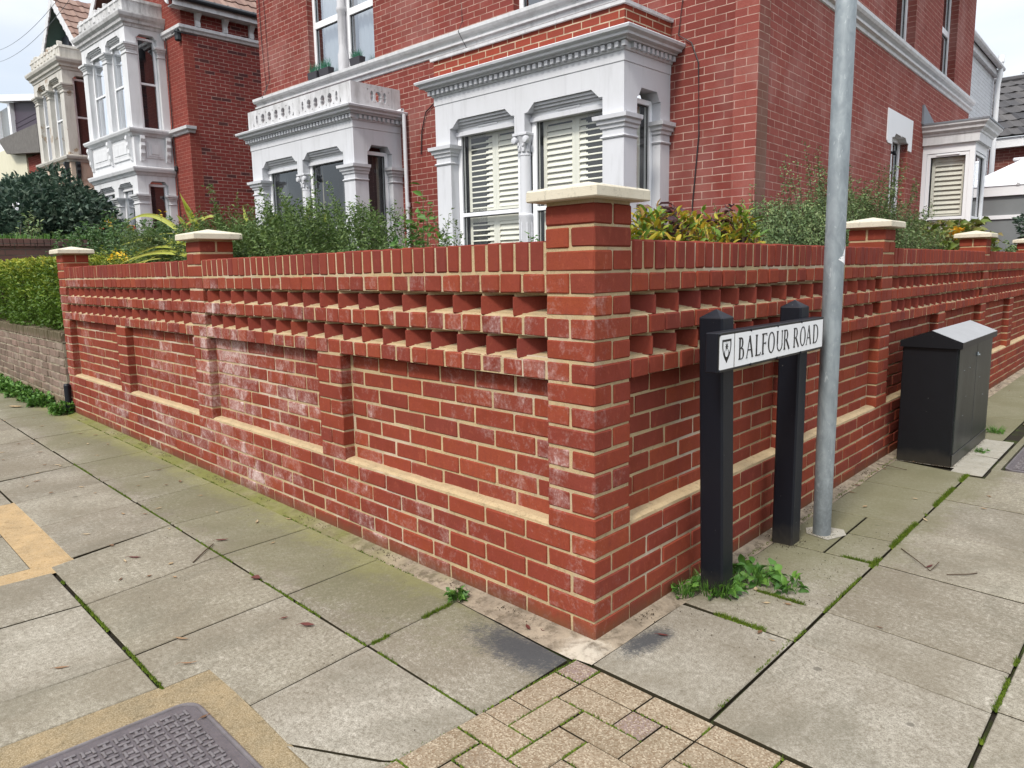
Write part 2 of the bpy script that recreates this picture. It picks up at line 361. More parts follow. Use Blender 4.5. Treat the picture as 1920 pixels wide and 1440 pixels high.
def m_slab():
    t = NT('concrete_flag'); o = t.c.outputs['Object']; r = t.rnd()
    base = t.ramp(r, [(0, (.225, .200, .150, 1)), (.3, (.31, .285, .228, 1)), (.55, (.255, .232, .168, 1)), (.8, (.345, .318, .26, 1)), (1, (.19, .170, .126, 1))])
    sp = t.noise(o, 260, 4, .75); sp2 = t.noise(o, 95, 4, .7); bl = t.noise(o, 2.6, 6, .6); bl2 = t.noise(o, 9, 6, .7)
    col = t.mix(t.ramp(sp, [(.40, .60), (.52, .0)]), base, (.105, .088, .068, 1))
    col = t.mix(t.ramp(sp, [(.54, 0.0), (.68, .55)]), col, (.50, .46, .40, 1))
    sp3 = t.noise(o, 48, 5, .8)
    col = t.mix(t.ramp(sp2, [(.52, 0.0), (.66, .55)]), col, (.115, .098, .075, 1))
    col = t.mix(t.ramp(sp3, [(.36, .65), (.48, 0.0)]), col, (.13, .11, .082, 1))
    col = t.mix(t.ramp(sp3, [(.53, 0.0), (.66, .55)]), col, (.50, .46, .39, 1))
    pits = t.n('ShaderNodeTexVoronoi', {'Vector': o, 'Scale': 17.0, 'Randomness': 1.0}).outputs['Distance']
    col = t.mix(t.math('MULTIPLY', t.ramp(pits, [(.05, .7), (.11, 0.0)]), t.ramp(bl2, [(.45, 0.0), (.55, 1.0)])), col, (.09, .075, .055, 1))
    col = t.mix(t.ramp(bl, [(.36, 0.0), (.62, .58)]), col, (.140, .116, .080, 1))
    col = t.mix(t.ramp(bl2, [(.55, 0.0), (.75, .30)]), col, (.14, .12, .09, 1))
    gum = t.n('ShaderNodeTexVoronoi', {'Vector': o, 'Scale': 3.1, 'Randomness': 1.0}); col = t.mix(t.math('MULTIPLY', t.ramp(gum.outputs['Distance'], [(.040, .75), (.052, 0.0)]), t.math('GREATER_THAN', t.sep(gum.outputs['Color'])[0], .55)), col, (.10, .088, .07, 1))
    st_ = t.noise(t.vscale(o, (1.3, .8, 1)), 1.7, 7, .72, 1.2); col = t.mix(t.ramp(st_, [(.50, 0.0), (.56, .22), (.70, .50)]), col, (.12, .108, .078, 1))
    x = t.sep(o)
    # algae: a stain along the foot of the left wall and, weaker, the right one
    gn = t.noise(o, 2.1, 5, .6, .5); gn2 = t.noise(o, 20, 5, .7)
    ly = t.n('ShaderNodeMapRange', {0: x[1], 1: -.72, 2: -.10, 3: 0, 4: .60}).outputs[0]
    lx = t.n('ShaderNodeMapRange', {0: x[0], 1: .0, 2: -.75, 3: 0, 4: 1}).outputs[0]
    ly = t.math('MULTIPLY', ly, lx)
    rx = t.n('ShaderNodeMapRange', {0: x[0], 1: .62, 2: .12, 3: 0, 4: .62}).outputs[0]
    ry = t.n('ShaderNodeMapRange', {0: x[1], 1: .35, 2: 1.3, 3: 0, 4: 1}).outputs[0]
    rx = t.math('MULTIPLY', rx, ry)
    g = t.math('ADD', t.math('ADD', ly, rx), t.math('ADD', t.math('MULTIPLY', gn, .48), t.math('MULTIPLY', gn2, .40)))
    col = t.mix(t.ramp(g, [(.56, 0.0), (.70, .40), (.98, .66)]), col, t.mix(t.ramp(t.math('MULTIPLY', t.math('ADD', t.math('ADD', t.math('MULTIPLY', gn, .55), t.math('MULTIPLY', gn2, .35)), t.math('MULTIPLY', t.n('ShaderNodeMapRange', {0: x[1], 1: -.36, 2: -.06, 3: 0, 4: .45}).outputs[0], t.math('MULTIPLY', lx, t.math('LESS_THAN', x[1], .01)))), .8), [(.50, 0.0), (.76, .8)]), (.130, .127, .062, 1), (.25, .25, .065, 1)))
    # black tar stain by the corner
    wx = t.n('ShaderNodeVectorMath', {0: t.vscale(o, (.42, 1, 1)), 1: (-.055, -.20, 0)}, operation='DISTANCE').outputs['Value']
    wx2 = t.n('ShaderNodeVectorMath', {0: t.vscale(o, (1, .42, 1)), 1: (.118, .058, 0)}, operation='DISTANCE').outputs['Value']
    wd = t.math('MINIMUM', wx, t.math('MULTIPLY', wx2, 1.9)); wd = t.math('ADD', wd, t.math('MULTIPLY', t.math('SUBTRACT', t.noise(o, 16, 8, .9), .5), .26)); wd = t.math('ADD', wd, t.math('MULTIPLY', t.math('SUBTRACT', t.noise(o, 130, 3, .8), .5), .12))
    col = t.mix(t.ramp(wd, [(.05, .9), (.085, .6), (.125, 0.0)]), col, (.045, .047, .052, 1))
    nb = t.bump(sp2, .5, .004); nb = t.bump(sp, .35, .002, nb)
    return t.done(col, .9, normal=nb, spec=.2)
def m_block():
    t = NT('exposed_aggregate_block'); o = t.c.outputs['Object']; r = t.rnd()
    base = t.ramp(r, [(0, (.235, .185, .125, 1)), (.5, (.285, .225, .155, 1)), (.86, (.215, .168, .118, 1)), (.87, (.225, .168, .148, 1)), (1, (.22, .162, .14, 1))])
    vo = t.n('ShaderNodeTexVoronoi', {'Vector': o, 'Scale': 210.0}); c = vo.outputs['Color']
    vs_ = t.sep(c)
    col = t.mix(t.ramp(vs_[0], [(.68, 0.0), (.76, .55)]), base, (.44, .37, .27, 1))
    col = t.mix(t.ramp(vs_[1], [(.62, 0.0), (.70, .7)]), col, (.16, .105, .06, 1))
    col = t.mix(t.ramp(t.noise(o, 6, 5, .6), [(.45, 0.0), (.75, .4)]), col, (.13, .10, .06, 1))
    return t.done(col, .85, normal=t.bump(vo.outputs['Distance'], .5, .004), spec=.25)
def m_ground():
    t = NT('joint_soil'); o = t.c.outputs['Object']; n = t.noise(o, 3.2, 6, .65)
    col = t.mix(t.ramp(n, [(.52, 0.0), (.62, .7)]), (.026, .022, .016, 1), (.045, .065, .012, 1))
    return t.done(col, .95, normal=t.bump(t.noise(o, 120, 4, .7), .6, .005), spec=.1)
def m_cement():
    t = NT('cement_fillet'); o = t.c.outputs['Object']; n = t.noise(o, 7, 6, .65); x = t.sep(o)
    col = t.mix(t.ramp(n, [(.35, 0.0), (.65, 1.0)]), (.34, .28, .205, 1), (.19, .155, .115, 1))
    col = t.mix(t.ramp(t.noise(o, 13, 7, .8), [(.50, 0.0), (.60, .8)]), col, (.11, .088, .062, 1))
    pc = t.n('ShaderNodeVectorMath', {0: o, 1: (.03, -.08, 0)}, operation='DISTANCE').outputs['Value']
    col = t.mix(t.ramp(t.math('ADD', pc, t.math('MULTIPLY', t.math('SUBTRACT', t.noise(o, 17, 6, .8), .5), .3)), [(.04, .6), (.11, 0.0)]), col, (.55, .49, .40, 1))
    far = t.n('ShaderNodeMapRange', {0: x[0], 1: -.5, 2: -2.0, 3: 0, 4: .42}).outputs[0]
    col = t.mix(t.ramp(t.math('ADD', far, t.math('MULTIPLY', t.noise(o, 3, 4), .7)), [(.45, 0.0), (.80, .85)]), col, (.15, .16, .035, 1))
    col = t.mix(t.ramp(t.noise(o, 30, 5, .7), [(.5, 0.0), (.75, .6)]), col, (.09, .065, .04, 1))
    return t.done(col, .92, normal=t.bump(t.noise(o, 60, 5, .7), .6, .006), spec=.15)
def m_iron(name, c, c2):
    t = NT(name); o = t.c.outputs['Object']; n = t.noise(o, 18, 6, .7)
    col = t.mix(t.ramp(n, [(.35, 0.0), (.7, 1.0)]), c, c2)
    col = t.mix(t.ramp(t.noise(o, 180, 3, .7), [(.5, 0.0), (.75, .6)]), col, (.16, .12, .10, 1))
    return t.done(col, .55, .25, t.bump(t.noise(o, 200, 4, .7), .5, .003), spec=.5)
def m_galv():
    t = NT('galvanised_steel'); o = t.c.outputs['Object']
    n = t.noise(t.vscale(o, (1, 1, .45)), 26, 5, .55, .8); n2 = t.noise(o, 5, 5, .6)
    col = t.mix(t.ramp(n, [(.36, 0.0), (.66, 1.0)]), (.24, .275, .295, 1), (.335, .375, .395, 1))
    col = t.mix(t.ramp(n2, [(.4, 0.0), (.75, .5)]), col, (.155, .18, .195, 1))
    st = t.ramp(t.noise(t.vscale(o, (1, 1, .25)), 48, 6, .75, 1.5), [(.60, 0.0), (.68, .8)])
    col = t.mix(st, col, (.50, .54, .56, 1))
    lz = t.n('ShaderNodeMapRange', {0: t.math('ADD', t.sep(o)[2], t.math('MULTIPLY', t.noise(o, 60, 5, .8), .9)), 1: .85, 2: .45, 3: 0, 4: .6}).outputs[0]
    col = t.mix(lz, col, (.11, .12, .13, 1))
    return t.done(col, .50, .45, t.bump(n, .25, .004), spec=.5)
def m_leaf(name, cols, trans=.25, rough=.5, spec=.35, vein=False):
    t = NT(name); r = t.rnd(); o = t.c.outputs['Object']
    col = t.ramp(r, [(i/(len(cols)-1), c) for i, c in enumerate(cols)])
    col = t.mix(t.ramp(t.noise(o, 3.0, 3), [(.35, 0.0), (.7, .35)]), col, tuple(q*.5 for q in cols[0][:3])+(1,))
    b = t.bsdf; t.setin(b.inputs['Base Color'], col); b.inputs['Roughness'].default_value = rough; b.inputs['Specular IOR Level'].default_value = spec
    tl = t.n('ShaderNodeBsdfTranslucent', {0: col}); mx = t.n('ShaderNodeMixShader', {0: trans, 1: b.outputs[0], 2: tl.outputs[0]})
    t.t.links.new(mx.outputs[0], t.out.inputs[0]); return t.mat
def m_tile(name, c, c2, pitch=.24):
    t = NT(name); uv = t.c.outputs['UV']; o = t.c.outputs['Object']
    n = t.noise(o, 5, 5, .6)
    col = t.mix(t.ramp(t.math('ADD', t.math('MULTIPLY', t.rnd(), .7), t.math('MULTIPLY', n, .4)), [(.2, 0.0), (.9, 1.0)]), c, c2)
    return t.done(col, .85, normal=t.bump(t.noise(o, 60, 4), .4, .004), spec=.2)

M = {}
M['brick'] = m_wall_brick()
M['brick_shaded'] = m_wall_brick('shade_tinted_red_brick', True)
M['brick_coping'] = m_wall_brick('coping_red_brick', True)
M['mortar'] = m_mortar()
M['sill'] = m_mortar('sandy_mortar_ledge', (.44, .325, .18, 1), (.34, .25, .14, 1), False)
M['cap'] = m_mortar('cast_stone', (.58, .545, .45, 1), (.52, .48, .385, 1), False)
RED = [(.172, .040, .033, 1), (.215, .052, .042, 1), (.192, .047, .041, 1), (.238, .062, .050, 1)]
M['house_brick'] = m_brickwork('house_red_brick', RED, (.48, .33, .27, 1), .0042, stain=.30, pale=.22, edge=True)
M['house_side_brick'] = m_brickwork('house_side_brick', [(.225, .060, .050, 1), (.255, .072, .058, 1), (.272, .079, .064, 1), (.238, .063, .053, 1)], (.46, .29, .24, 1), .0040, stain=.14, pale=.30)
M['parapet_brick'] = m_brickwork('parapet_brick', [(.24, .048, .030, 1), (.29, .058, .036, 1), (.225, .050, .036, 1)], (.52, .42, .30, 1), .0060, stain=.15)
M['nb_front_brick'] = m_brickwork('neighbour_front_brick', [(.195, .045, .037, 1), (.235, .053, .041, 1)], (.42, .22, .17, 1), .0035, stain=.2)
M['nb_side_brick'] = m_brickwork('neighbour_side_brick', [(.16, .035, .032, 1), (.215, .042, .035, 1), (.19, .037, .034, 1), (.225, .045, .038, 1)], (.40, .27, .235, 1), .0055, dark=(.055, .028, .030, 1), darkamt=.085, stain=.35)
M['old_brick'] = None
M['white_brick'] = m_brickwork('whitewashed_brick', [(.60, .62, .64, 1), (.66, .68, .70, 1)], (.44, .46, .48, 1), .004, stain=.0)
M['render_white'] = m_paint('pale_grey_masonry_paint', (.60, .61, .64, 1), (.40, .40, .40, 1), .24)
M['balustrade'] = m_paint('weathered_white_masonry', (.56, .56, .57, 1), (.22, .21, .20, 1), .62, scale=7)
M['nb_white'] = m_paint('white_masonry_paint', (.68, .69, .705, 1), (.40, .39, .38, 1), .30, scale=3.5)
M['nb_trim'] = m_paint('weathered_white_trim', (.60, .60, .60, 1), (.20, .19, .18, 1), .70, scale=9)
M['nb_cream'] = m_paint('peeling_cream_stucco', (.58, .56, .51, 1), (.33, .30, .25, 1), .5, peel=((.34, .26, .185, 1), .60), scale=4)
M['nb_peach'] = m_paint('peach_masonry_paint', (.60, .47, .37, 1), (.40, .32, .25, 1), .3)
M['string'] = m_paint('white_string_course', (.66, .665, .68, 1), (.30, .30, .29, 1), .35, scale=8)
M['upvc'] = m_simple('white_upvc', (.82, .83, .85, 1), .32, spec=.5)
M['column'] = m_paint('grey_column_paint', (.50, .50, .52, 1), None, .2)
M['gasket'] = m_simple('black_gasket', (.012, .014, .018, 1), .5)
M['glass'] = m_glass()
M['glass_bright'] = m_glass('bright_glass', (.7, .75, .78, 1), 3.2)
M['shutter'] = m_simple('cream_shutter', (.84, .81, .71, 1), .45, spec=.4)
M['shutter_tan'] = m_simple('taupe_shutter', (.74, .71, .62, 1), .45, spec=.4)
M['curtain'] = m_simple('net_curtain', (.62, .63, .64, 1), .9, spec=.1)
M['curtain_dark'] = m_simple('beige_curtain', (.30, .27, .22, 1), .9, spec=.1, nscale=12)
M['room'] = m_simple('dim_room', (.045, .045, .048, 1), .9)
M['flag'] = m_slab(); M['block'] = m_block(); M['soil'] = m_ground(); M['cement'] = m_cement()
M['tarpatch'] = m_mortar('orange_tan_patch', (.36, .235, .105, 1), (.22, .145, .065, 1), False); M['tanpatch'] = m_mortar('dirty_tan_mortar', (.20, .142, .070, 1), (.105, .080, .042, 1), False)
M['iron_dark'] = m_iron('dark_iron_plate', (.075, .064, .068, 1), (.125, .105, .110, 1))  # cover plate, darker than the raised tread
M['palecement'] = m_mortar('pale_new_concrete', (.29, .285, .26, 1), (.21, .205, .175, 1), False)
M['iron'] = m_iron('cast_iron', (.115, .103, .106, 1), (.18, .162, .166, 1))
M['galv'] = m_galv(); M['jointdirt'] = m_simple('joint_dirt', (.035, .030, .018, 1), .95, spec=.05); M['dirt'] = m_simple('dark_soil', (.045, .033, .022, 1), .95, spec=.1)
M['black'] = m_simple('black_post_paint', (.0035, .005, .010, 1), .5, spec=.35, nscale=30, namt=.3, bump=.15)
M['cabinet'] = m_simple('black_cabinet_paint', (.0045, .0055, .008, 1), .42, spec=.35, nscale=12, namt=.4, bump=.12)
M['cabinet_door'] = m_simple('scuffed_cabinet_door', (.010, .014, .0135, 1), .40, spec=.4, nscale=9, namt=.5, bump=.12)
M['cabinet_roof'] = m_simple('sheen_grey_cabinet_roof', (.29, .295, .30, 1), .45, metal=.0, spec=.6, nscale=14, namt=.25, bump=.1)  # lid grey lightened for the sky reflection on its slopes
M['sign_white'] = m_simple('sign_white', (.80, .81, .82, 1), .3, spec=.5)
M['sign_black'] = m_simple('sign_black', (.006, .006, .007, 1), .38, spec=.5)
M['lead'] = m_simple('lead_flashing', (.20, .215, .24, 1), .6, nscale=10, namt=.4)
M['tile_brown'] = m_tile('brown_roof_tile', (.17, .105, .085, 1), (.27, .185, .15, 1))
M['tile_dark'] = m_tile('dark_roof_tile', (.055, .055, .06, 1), (.11, .105, .105, 1))
M['clad'] = m_simple('purple_cladding', (.045, .030, .050, 1), .6)
M['cream_wall'] = m_paint('cream_render', (.66, .63, .47, 1), None, .15)
M['greyroof'] = m_simple('mossy_grey_concrete', (.15, .14, .13, 1), .9, nscale=8, namt=.6)
M['gutter'] = m_simple('black_gutter', (.02, .025, .03, 1), .5)
M['cable'] = m_simple('black_cable', (.012, .012, .014, 1), .5)
M['gable_shade'] = m_simple('gable_shade_paint', (.10, .115, .14, 1), .7)
M['green_gable'] = m_simple('green_copper_paint', (.16, .28, .25, 1), .7, nscale=8)
M['frost'] = m_simple('frosted_grey_pane', (.22, .235, .24, 1), .25, spec=.5, nscale=2, namt=.3)
M['polycarb'] = m_simple('white_roof_panel', (.72, .74, .76, 1), .4)
M['stem'] = m_simple('brown_stem', (.07, .045, .025, 1), .8)
M['stem_green'] = m_simple('green_stem', (.07, .10, .03, 1), .7)
M['l_hebe'] = m_leaf('small_dark_green_leaf', [(.036, .075, .014, 1), (.065, .120, .028, 1), (.11, .18, .045, 1), (.20, .28, .085, 1)])
M['l_cot'] = m_leaf('grey_green_leaf', [(.058, .105, .036, 1), (.10, .165, .058, 1), (.16, .235, .09, 1), (.26, .32, .13, 1)])
M['l_cam'] = m_leaf('glossy_dark_leaf', [(.026, .052, .036, 1), (.050, .090, .060, 1), (.090, .140, .095, 1), (.19, .25, .18, 1)], rough=.5, spec=.3)
M['l_hedge'] = m_leaf('yellow_green_hedge_leaf', [(.040, .09, .010, 1), (.10, .18, .02, 1), (.28, .34, .035, 1), (.56, .52, .08, 1)])
M['l_mixed'] = m_leaf('mid_green_leaf', [(.032, .075, .022, 1), (.058, .125, .038, 1), (.10, .185, .06, 1), (.16, .24, .10, 1)])
M['l_yellow'] = m_leaf('autumn_leaf', [(.08, .17, .02, 1), (.15, .25, .03, 1), (.36, .36, .03, 1), (.50, .33, .03, 1), (.14, .05, .045, 1)])
M['l_hyd'] = m_leaf('hydrangea_leaf', [(.07, .13, .02, 1), (.15, .21, .035, 1), (.24, .24, .07, 1), (.30, .21, .10, 1)])
M['l_orange'] = m_leaf('orange_leaf', [(.62, .30, .02, 1), (.70, .42, .03, 1)])
M['l_purple'] = m_leaf('purple_leaf', [(.05, .02, .03, 1), (.09, .035, .045, 1), (.16, .08, .06, 1)])
M['l_flax'] = m_leaf('variegated_strap_leaf', [(.30, .36, .04, 1), (.50, .52, .08, 1), (.62, .62, .20, 1)], .3)
M['l_weed'] = m_leaf('weed_leaf', [(.045, .12, .018, 1), (.08, .19, .03, 1), (.15, .29, .05, 1)])
M['moss'] = m_leaf('moss_green', [(.05, .085, .012, 1), (.09, .14, .015, 1), (.15, .20, .02, 1)], .1, .9, .1)
M['flower'] = m_leaf('yellow_flower', [(.75, .45, .02, 1), (.8, .55, .03, 1)])
M['redberry'] = m_leaf('red_bud', [(.40, .05, .03, 1), (.5, .09, .05, 1)])
M['dead'] = m_leaf('dry_leaf', [(.12, .06, .03, 1), (.22, .12, .06, 1), (.36, .25, .13, 1), (.46, .36, .22, 1)], .1, .7)
M['deadred'] = m_leaf('dark_red_dead_leaf', [(.09, .022, .018, 1), (.14, .035, .025, 1)], .1, .7)
M['planter'] = m_simple('charcoal_planter', (.03, .028, .035, 1), .6)
M['plantgreen'] = m_leaf('blue_green_grass', [(.03, .16, .09, 1), (.05, .25, .15, 1)])
M['door_dark'] = m_simple('plum_door', (.06, .018, .022, 1), .5)
def m_old():
    t = NT('old_brown_brick'); o = t.c.outputs['Object']; r = t.rnd()
    base = t.ramp(r, [(0, (.155, .11, .085, 1)), (.4, (.20, .145, .115, 1)), (.7, (.23, .155, .125, 1)), (1, (.26, .205, .165, 1))])
    x = t.sep(o); n = t.noise(o, 8, 6, .65)
    col = t.mix(t.ramp(n, [(.4, 0.0), (.75, .6)]), base, (.075, .06, .045, 1))
    mz = t.n('ShaderNodeMapRange', {0: t.math('ADD', x[2], t.math('MULTIPLY', n, .25)), 1: .32, 2: .12, 3: 0, 4: .75}).outputs[0]
    col = t.mix(mz, col, (.12, .115, .045, 1))
    mz = t.n('ShaderNodeMapRange', {0: t.math('ADD', x[2], t.math('MULTIPLY', n, .1)), 1: .70, 2: .77, 3: 0, 4: .8}).outputs[0]
    col = t.mix(mz, col, (.085, .075, .04, 1))
    return t.done(col, .9, normal=t.bump(t.noise(o, 70, 5, .7), .6, .006), spec=.15)
M['old_brick'] = m_old()
M['old_mortar'] = m_mortar('old_mortar', (.34, .30, .235, 1), (.13, .11, .08, 1), False)
M['dark_brick'] = m_brickwork('dark_weathered_brick', [(.080, .050, .046, 1), (.115, .068, .060, 1), (.095, .058, .053, 1)], (.09, .075, .065, 1), .006, stain=.4)

# ------------------------------------------------------------------ frames
WU = Vector((cos(WALLANG), sin(WALLANG), 0)); WN = Vector((sin(WALLANG), -cos(WALLANG), 0))
FL = Fr((0, 0, 0), (-1, 0, 0), (0, -1, 0))          # left run of the wall: along, outward, up
FR = Fr((0, 0, 0), WU, WN)                          # right run
def az(d): return Vector((cos(radians(d)), sin(radians(d)), 0))
HP = Vector((-2.157, 4.997, 0)); U = az(-177.4); NN = az(-87.4); SU = az(95.5); SN = az(5.5)
FH = Fr(HP, U, NN)                                  # house front
def L2(t, o): v = WU*t+WN*o; return (v.x, v.y)

# ------------------------------------------------------------------ ground
def flat(name, pts, z, mat, kind='structure', th=.0):
    mb = MB(); mb.add([(x, y, z) for x, y in pts], [list(range(len(pts)))]); o = mb.build(name, mat, recalc=False)
    return tag(o, kind=kind)
flat('ground', [(-400, -400), (400, -400), (400, 400), (-400, 400)], -.016, M['soil'])
mb = MB(); J = .0034
def shrink(pts, g):
    n = len(pts); out = []; P = [Vector(p) for p in pts]
    ar = sum(P[i].x*P[(i+1) % n].y-P[(i+1) % n].x*P[i].y for i in range(n)); s = 1 if ar > 0 else -1
    nor = []
    for i in range(n): d = (P[(i+1) % n]-P[i]).normalized(); nor.append(Vector((-d.y, d.x))*s)
    for i in range(n):
        a, b = nor[i-1], nor[i]; m_ = (a+b)/max(.4, 1+a.dot(b)); q = P[i]+m_*g; out.append((q.x, q.y))
    return out
def flag(pts, j=J, m=0, ch=.003):
    z = random.uniform(-.0018, .0012)
    pts = [(x+random.uniform(-.002, .002), y+random.uniform(-.002, .002)) for x, y in pts]
    mb.slab(W0, shrink(pts, j), -.03, z, ch, m=m, ms=2)
# left pavement, row 0
xa = [.006, -.607, -1.201, -1.813, -2.409, -3.029, -3.638]; xb = [.030, -.557, -1.149, -1.770, -2.387, -2.945, -3.574]
while xa[-1] > -13: xa.append(xa[-1]-.61); xb.append(xb[-1]-.61)
for i in range(len(xa)-1):
    yt = -.142 if i == 0 else -.082; yt2 = -.112 if i == 0 else -.082
    flag([(xa[i], yt), (xb[i], -.560), (xb[i+1], -.556), (xa[i+1], yt2)])
# row 1
flag([(-.557, -.562), (.032, -.564), (.034, -.847), (.002, -.877), (-.247, -1.025), (-.500, -1.015)])
flag([(-1.149, -.562), (-.557, -.562), (-.500, -1.012), (-.793, -1.019), (-.787, -1.162), (-1.075, -1.160)])
flag([(-.245, -1.027), (.002, -.880), (.034, -.853), (.076, -1.75), (-.100, -1.75), (-.100, -1.030)])
xc = [-1.075, -1.644, -2.19]
for i in range(2): flag([(xb[i+2], -.562), (xc[i], -1.160), (xc[i+1], -1.160), (xb[i+3], -.562)])
xd = [-2.247, -2.852, -3.443, -4.06]
for i in range(3): flag([(xb[i+4], -.562), (xd[i], -1.062), (xd[i+1], -1.062), (xb[i+5], -.562)])
i = 7; x0 = -4.06
while x0 > -12.5:
    flag([(xb[i], -.562), (x0, -1.160), (x0-.61, -1.160), (xb[i+1], -.562)]); x0 -= .61; i += 1
flag([(-3.46, -1.068), (-4.06, -1.068), (-4.06, -1.163), (-3.46, -1.163)])
# further rows
for r_, (ya, yb) in enumerate(((-1.168, -1.62), (-1.62, -2.22), (-2.22, -2.82), (-2.82, -3.3))):
    xs = [-.80]+[-1.063-.585*k+(.29 if r_ % 2 else 0) for k in range(0, 22)]
    for k in range(len(xs)-1):
        a_, b_ = xs[k], xs[k+1]
        if a_ <= b_: continue
        if r_ < 2 and b_ < -2.05 and a_ > -3.47: continue
        flag([(a_, ya), (a_, yb), (b_, yb), (b_, ya)])
flag([(-.80, -1.63), (-.80, -2.2), (-.10, -2.2), (-.10, -1.76), (-.78, -1.76)])
flag([(.0, -1.78), (.08, -1.78), (.08, -2.2), (-.10, -2.2), (-.10, -1.78)])
flag([(-1.652, -1.168), (-1.655, -1.62), (-2.118, -1.62), (-2.112, -1.168)]); flag([(-1.36, -1.62), (-1.36, -2.22), (-2.118, -2.22), (-2.118, -1.62)][:0] or [(-1.945, -1.625), (-1.945, -2.22), (-2.118, -2.22), (-2.118, -1.625)])
for k in range(2): flag([(-2.235, -1.222-.6*k), (-2.235, -1.82-.6*k), (-2.83, -1.82-.6*k), (-2.83, -1.222-.6*k)]); flag([(-2.84, -1.222-.6*k), (-2.84, -1.82-.6*k), (-3.44, -1.82-.6*k), (-3.44, -1.222-.6*k)])
# right pavement in wall coordinates
def wflag(pts, **k): flag([L2(t, o) for t, o in pts], **k)
wflag([(-.119, .075), (.47, .075), (.452, .515), (-.148, .509)])
cr0 = [.485, .765, 1.345, 1.965, 2.645, 3.27]; cr0b = [.452, .752, 1.338, 1.960, 2.622, 3.165]
for i in range(5):
    if i == 2:
        wflag([(1.345, .075), (1.965, .075), (1.963, .292), (1.342, .296)])
        wflag([(1.342, .300), (1.662, .298), (1.672, .514), (1.338, .514)]); wflag([(1.664, .298), (1.963, .296), (1.960, .514), (1.674, .514)])
    else: wflag([(cr0[i], .075), (cr0[i+1], .075), (cr0b[i+1], .514), (cr0b[i], .514)])
c1 = [-.149, .460, .752, 1.345, 1.93, 2.53, 3.12]; c1b = [-.190, .400, .682, 1.289, 1.882, 2.49, 3.09]
while c1[-1] < 16: c1.append(c1[-1]+.6); c1b.append(c1b[-1]+.6)
for i in range(len(c1)-1):
    if 3.0 < c1[i] < 5.9: continue
    wflag([(c1[i], .518), (c1[i+1], .518), (c1b[i+1], 1.111), (c1b[i], 1.111)])
for r_, (oa, ob) in enumerate(((1.115, 1.72), (1.72, 2.32), (2.32, 2.92), (2.92, 3.3))):
    t0 = -.211-.041*r_
    for k in range(27):
        wflag([(t0+.61*k+.02, oa), (t0+.61*(k+1)+.02, oa), (t0+.61*(k+1)-.02, ob), (t0+.61*k-.02, ob)])
for k in range(16):
    t0 = 4.36+.6*k+.30
    wflag([(t0, .075), (t0+.6, .075), (t0+.6, .512), (t0, .512)])
# around the cabinet and second cover
wflag([(3.17, .41), (3.75, .41), (3.70, .585), (3.17, .59)], m=1)
wflag([(3.75, .41), (4.30, .41), (4.30, .585), (3.71, .585)], m=1)
wflag([(4.31, .075), (4.65, .075), (4.65, .512), (4.31, .512)])
wflag([(3.12, .60), (3.38, .60), (3.36, 1.108), (3.09, 1.108)])
wflag([(5.06, .522), (5.9, .522), (5.9, 1.108), (5.06, 1.108)])
tag(mb.build('pavement', [M['flag'], M['palecement'], M['jointdirt']]), kind='structure')
# herringbone block paving
mb = MB(); g = .1035; X0, Y0 = .024, -.123
EDG = []
def blk(i, j, w_, h_):
    a0, a1 = X0+i*g, X0+(i+w_)*g; b0, b1 = Y0-(j+h_)*g, Y0-j*g
    if math.hypot(a0-1.5, b0+1.85) > 3.3: return
    a0 += .0028; a1 -= .0028; b0 += .0028; b1 -= .0028
    z = random.uniform(-.002, .001); jx = random.uniform(-.0012, .0012)
    r = random.uniform(0, .84)
    if (i, j) in ((0, 0), (3, 1)): r = .95
    elif random.random() < .07: r = .92
    EDG.append(((a0-.0028, b0-.0028), (a1+.0028, b0-.0028))); EDG.append(((a0-.0028, b0-.0028), (a0-.0028, b1+.0028)))
    mb.slab(W0, [(a0+jx, b0), (a1+jx, b0), (a1+jx, b1), (a0+jx, b1)], -.03, z, .004, r=r, ms=1)
NI, NJ = 24, 28
for j in range(NJ):
    for i in range(NI):
        if j == 0: continue
        q = (i-(j-1)) % 4
        if q == 0:
            blk(i, j, 1, 2 if j+1 < NJ else 1)
        elif q == 1: blk(i, j, 2 if i+1 < NI else 1, 1)
        elif q == 2 and i == 0: blk(i, j, 1, 1)
        elif q == 3 and j == 1: blk(i, j, 1, 1)
blk(0, 0, 1, 1)
for i in range(1, NI, 2): blk(i, 0, 2, 1)
tag(mb.build('block_pavement', [M['block'], M['jointdirt']]), kind='structure')
# cement fillets at the foot of the walls and between surfaces
def wavy(p0, p1, n, amp):
    out = []
    for k in range(n+1):
        f = k/n; out.append((p0[0]+(p1[0]-p0[0])*f+random.uniform(-amp, amp), p0[1]+(p1[1]-p0[1])*f+random.uniform(-amp, amp)))
    return out
mb = MB()
def ribbon(A, B, za, zb, m=0):
    n = len(A); vs = [(x, y, za) for x, y in A]+[(x, y, zb) for x, y in B]
    mb.add(vs, [[i, i+1, n+i+1, n+i] for i in range(n-1)], m=m)
ribbon([(-.0+.0-k*.15, -.0) for k in range(46)], wavy((.012, -.137), (-.607, -.109), 5, .004)+wavy((-.72, -.088), (-6.75, -.086), 39, .006), .010, -.003)
ribbon([L2(k*.2, 0) for k in range(62)], wavy(L2(-.119, .075), L2(12.2, .088), 61, .006), .010, -.003)
mb.add([(0, 0, .010), (.006, -.134, -.003), (.030, -.121, -.0035), L2(-.119, .075)+(-.003,)], [[0, 1, 2, 3]])
o = mb.build('cement_strip', M['cement'], recalc=False); tag(o, kind='structure')
flat('tan_patch', [(-3.475, -1.056), (-2.20, -1.056), (-2.105, -1.135), (-2.108, -2.4), (-2.24, -2.4), (-2.24, -1.226), (-3.475, -1.226)], -.002, M['tarpatch'])['label'] = 'tan mortar band patched into the left pavement'
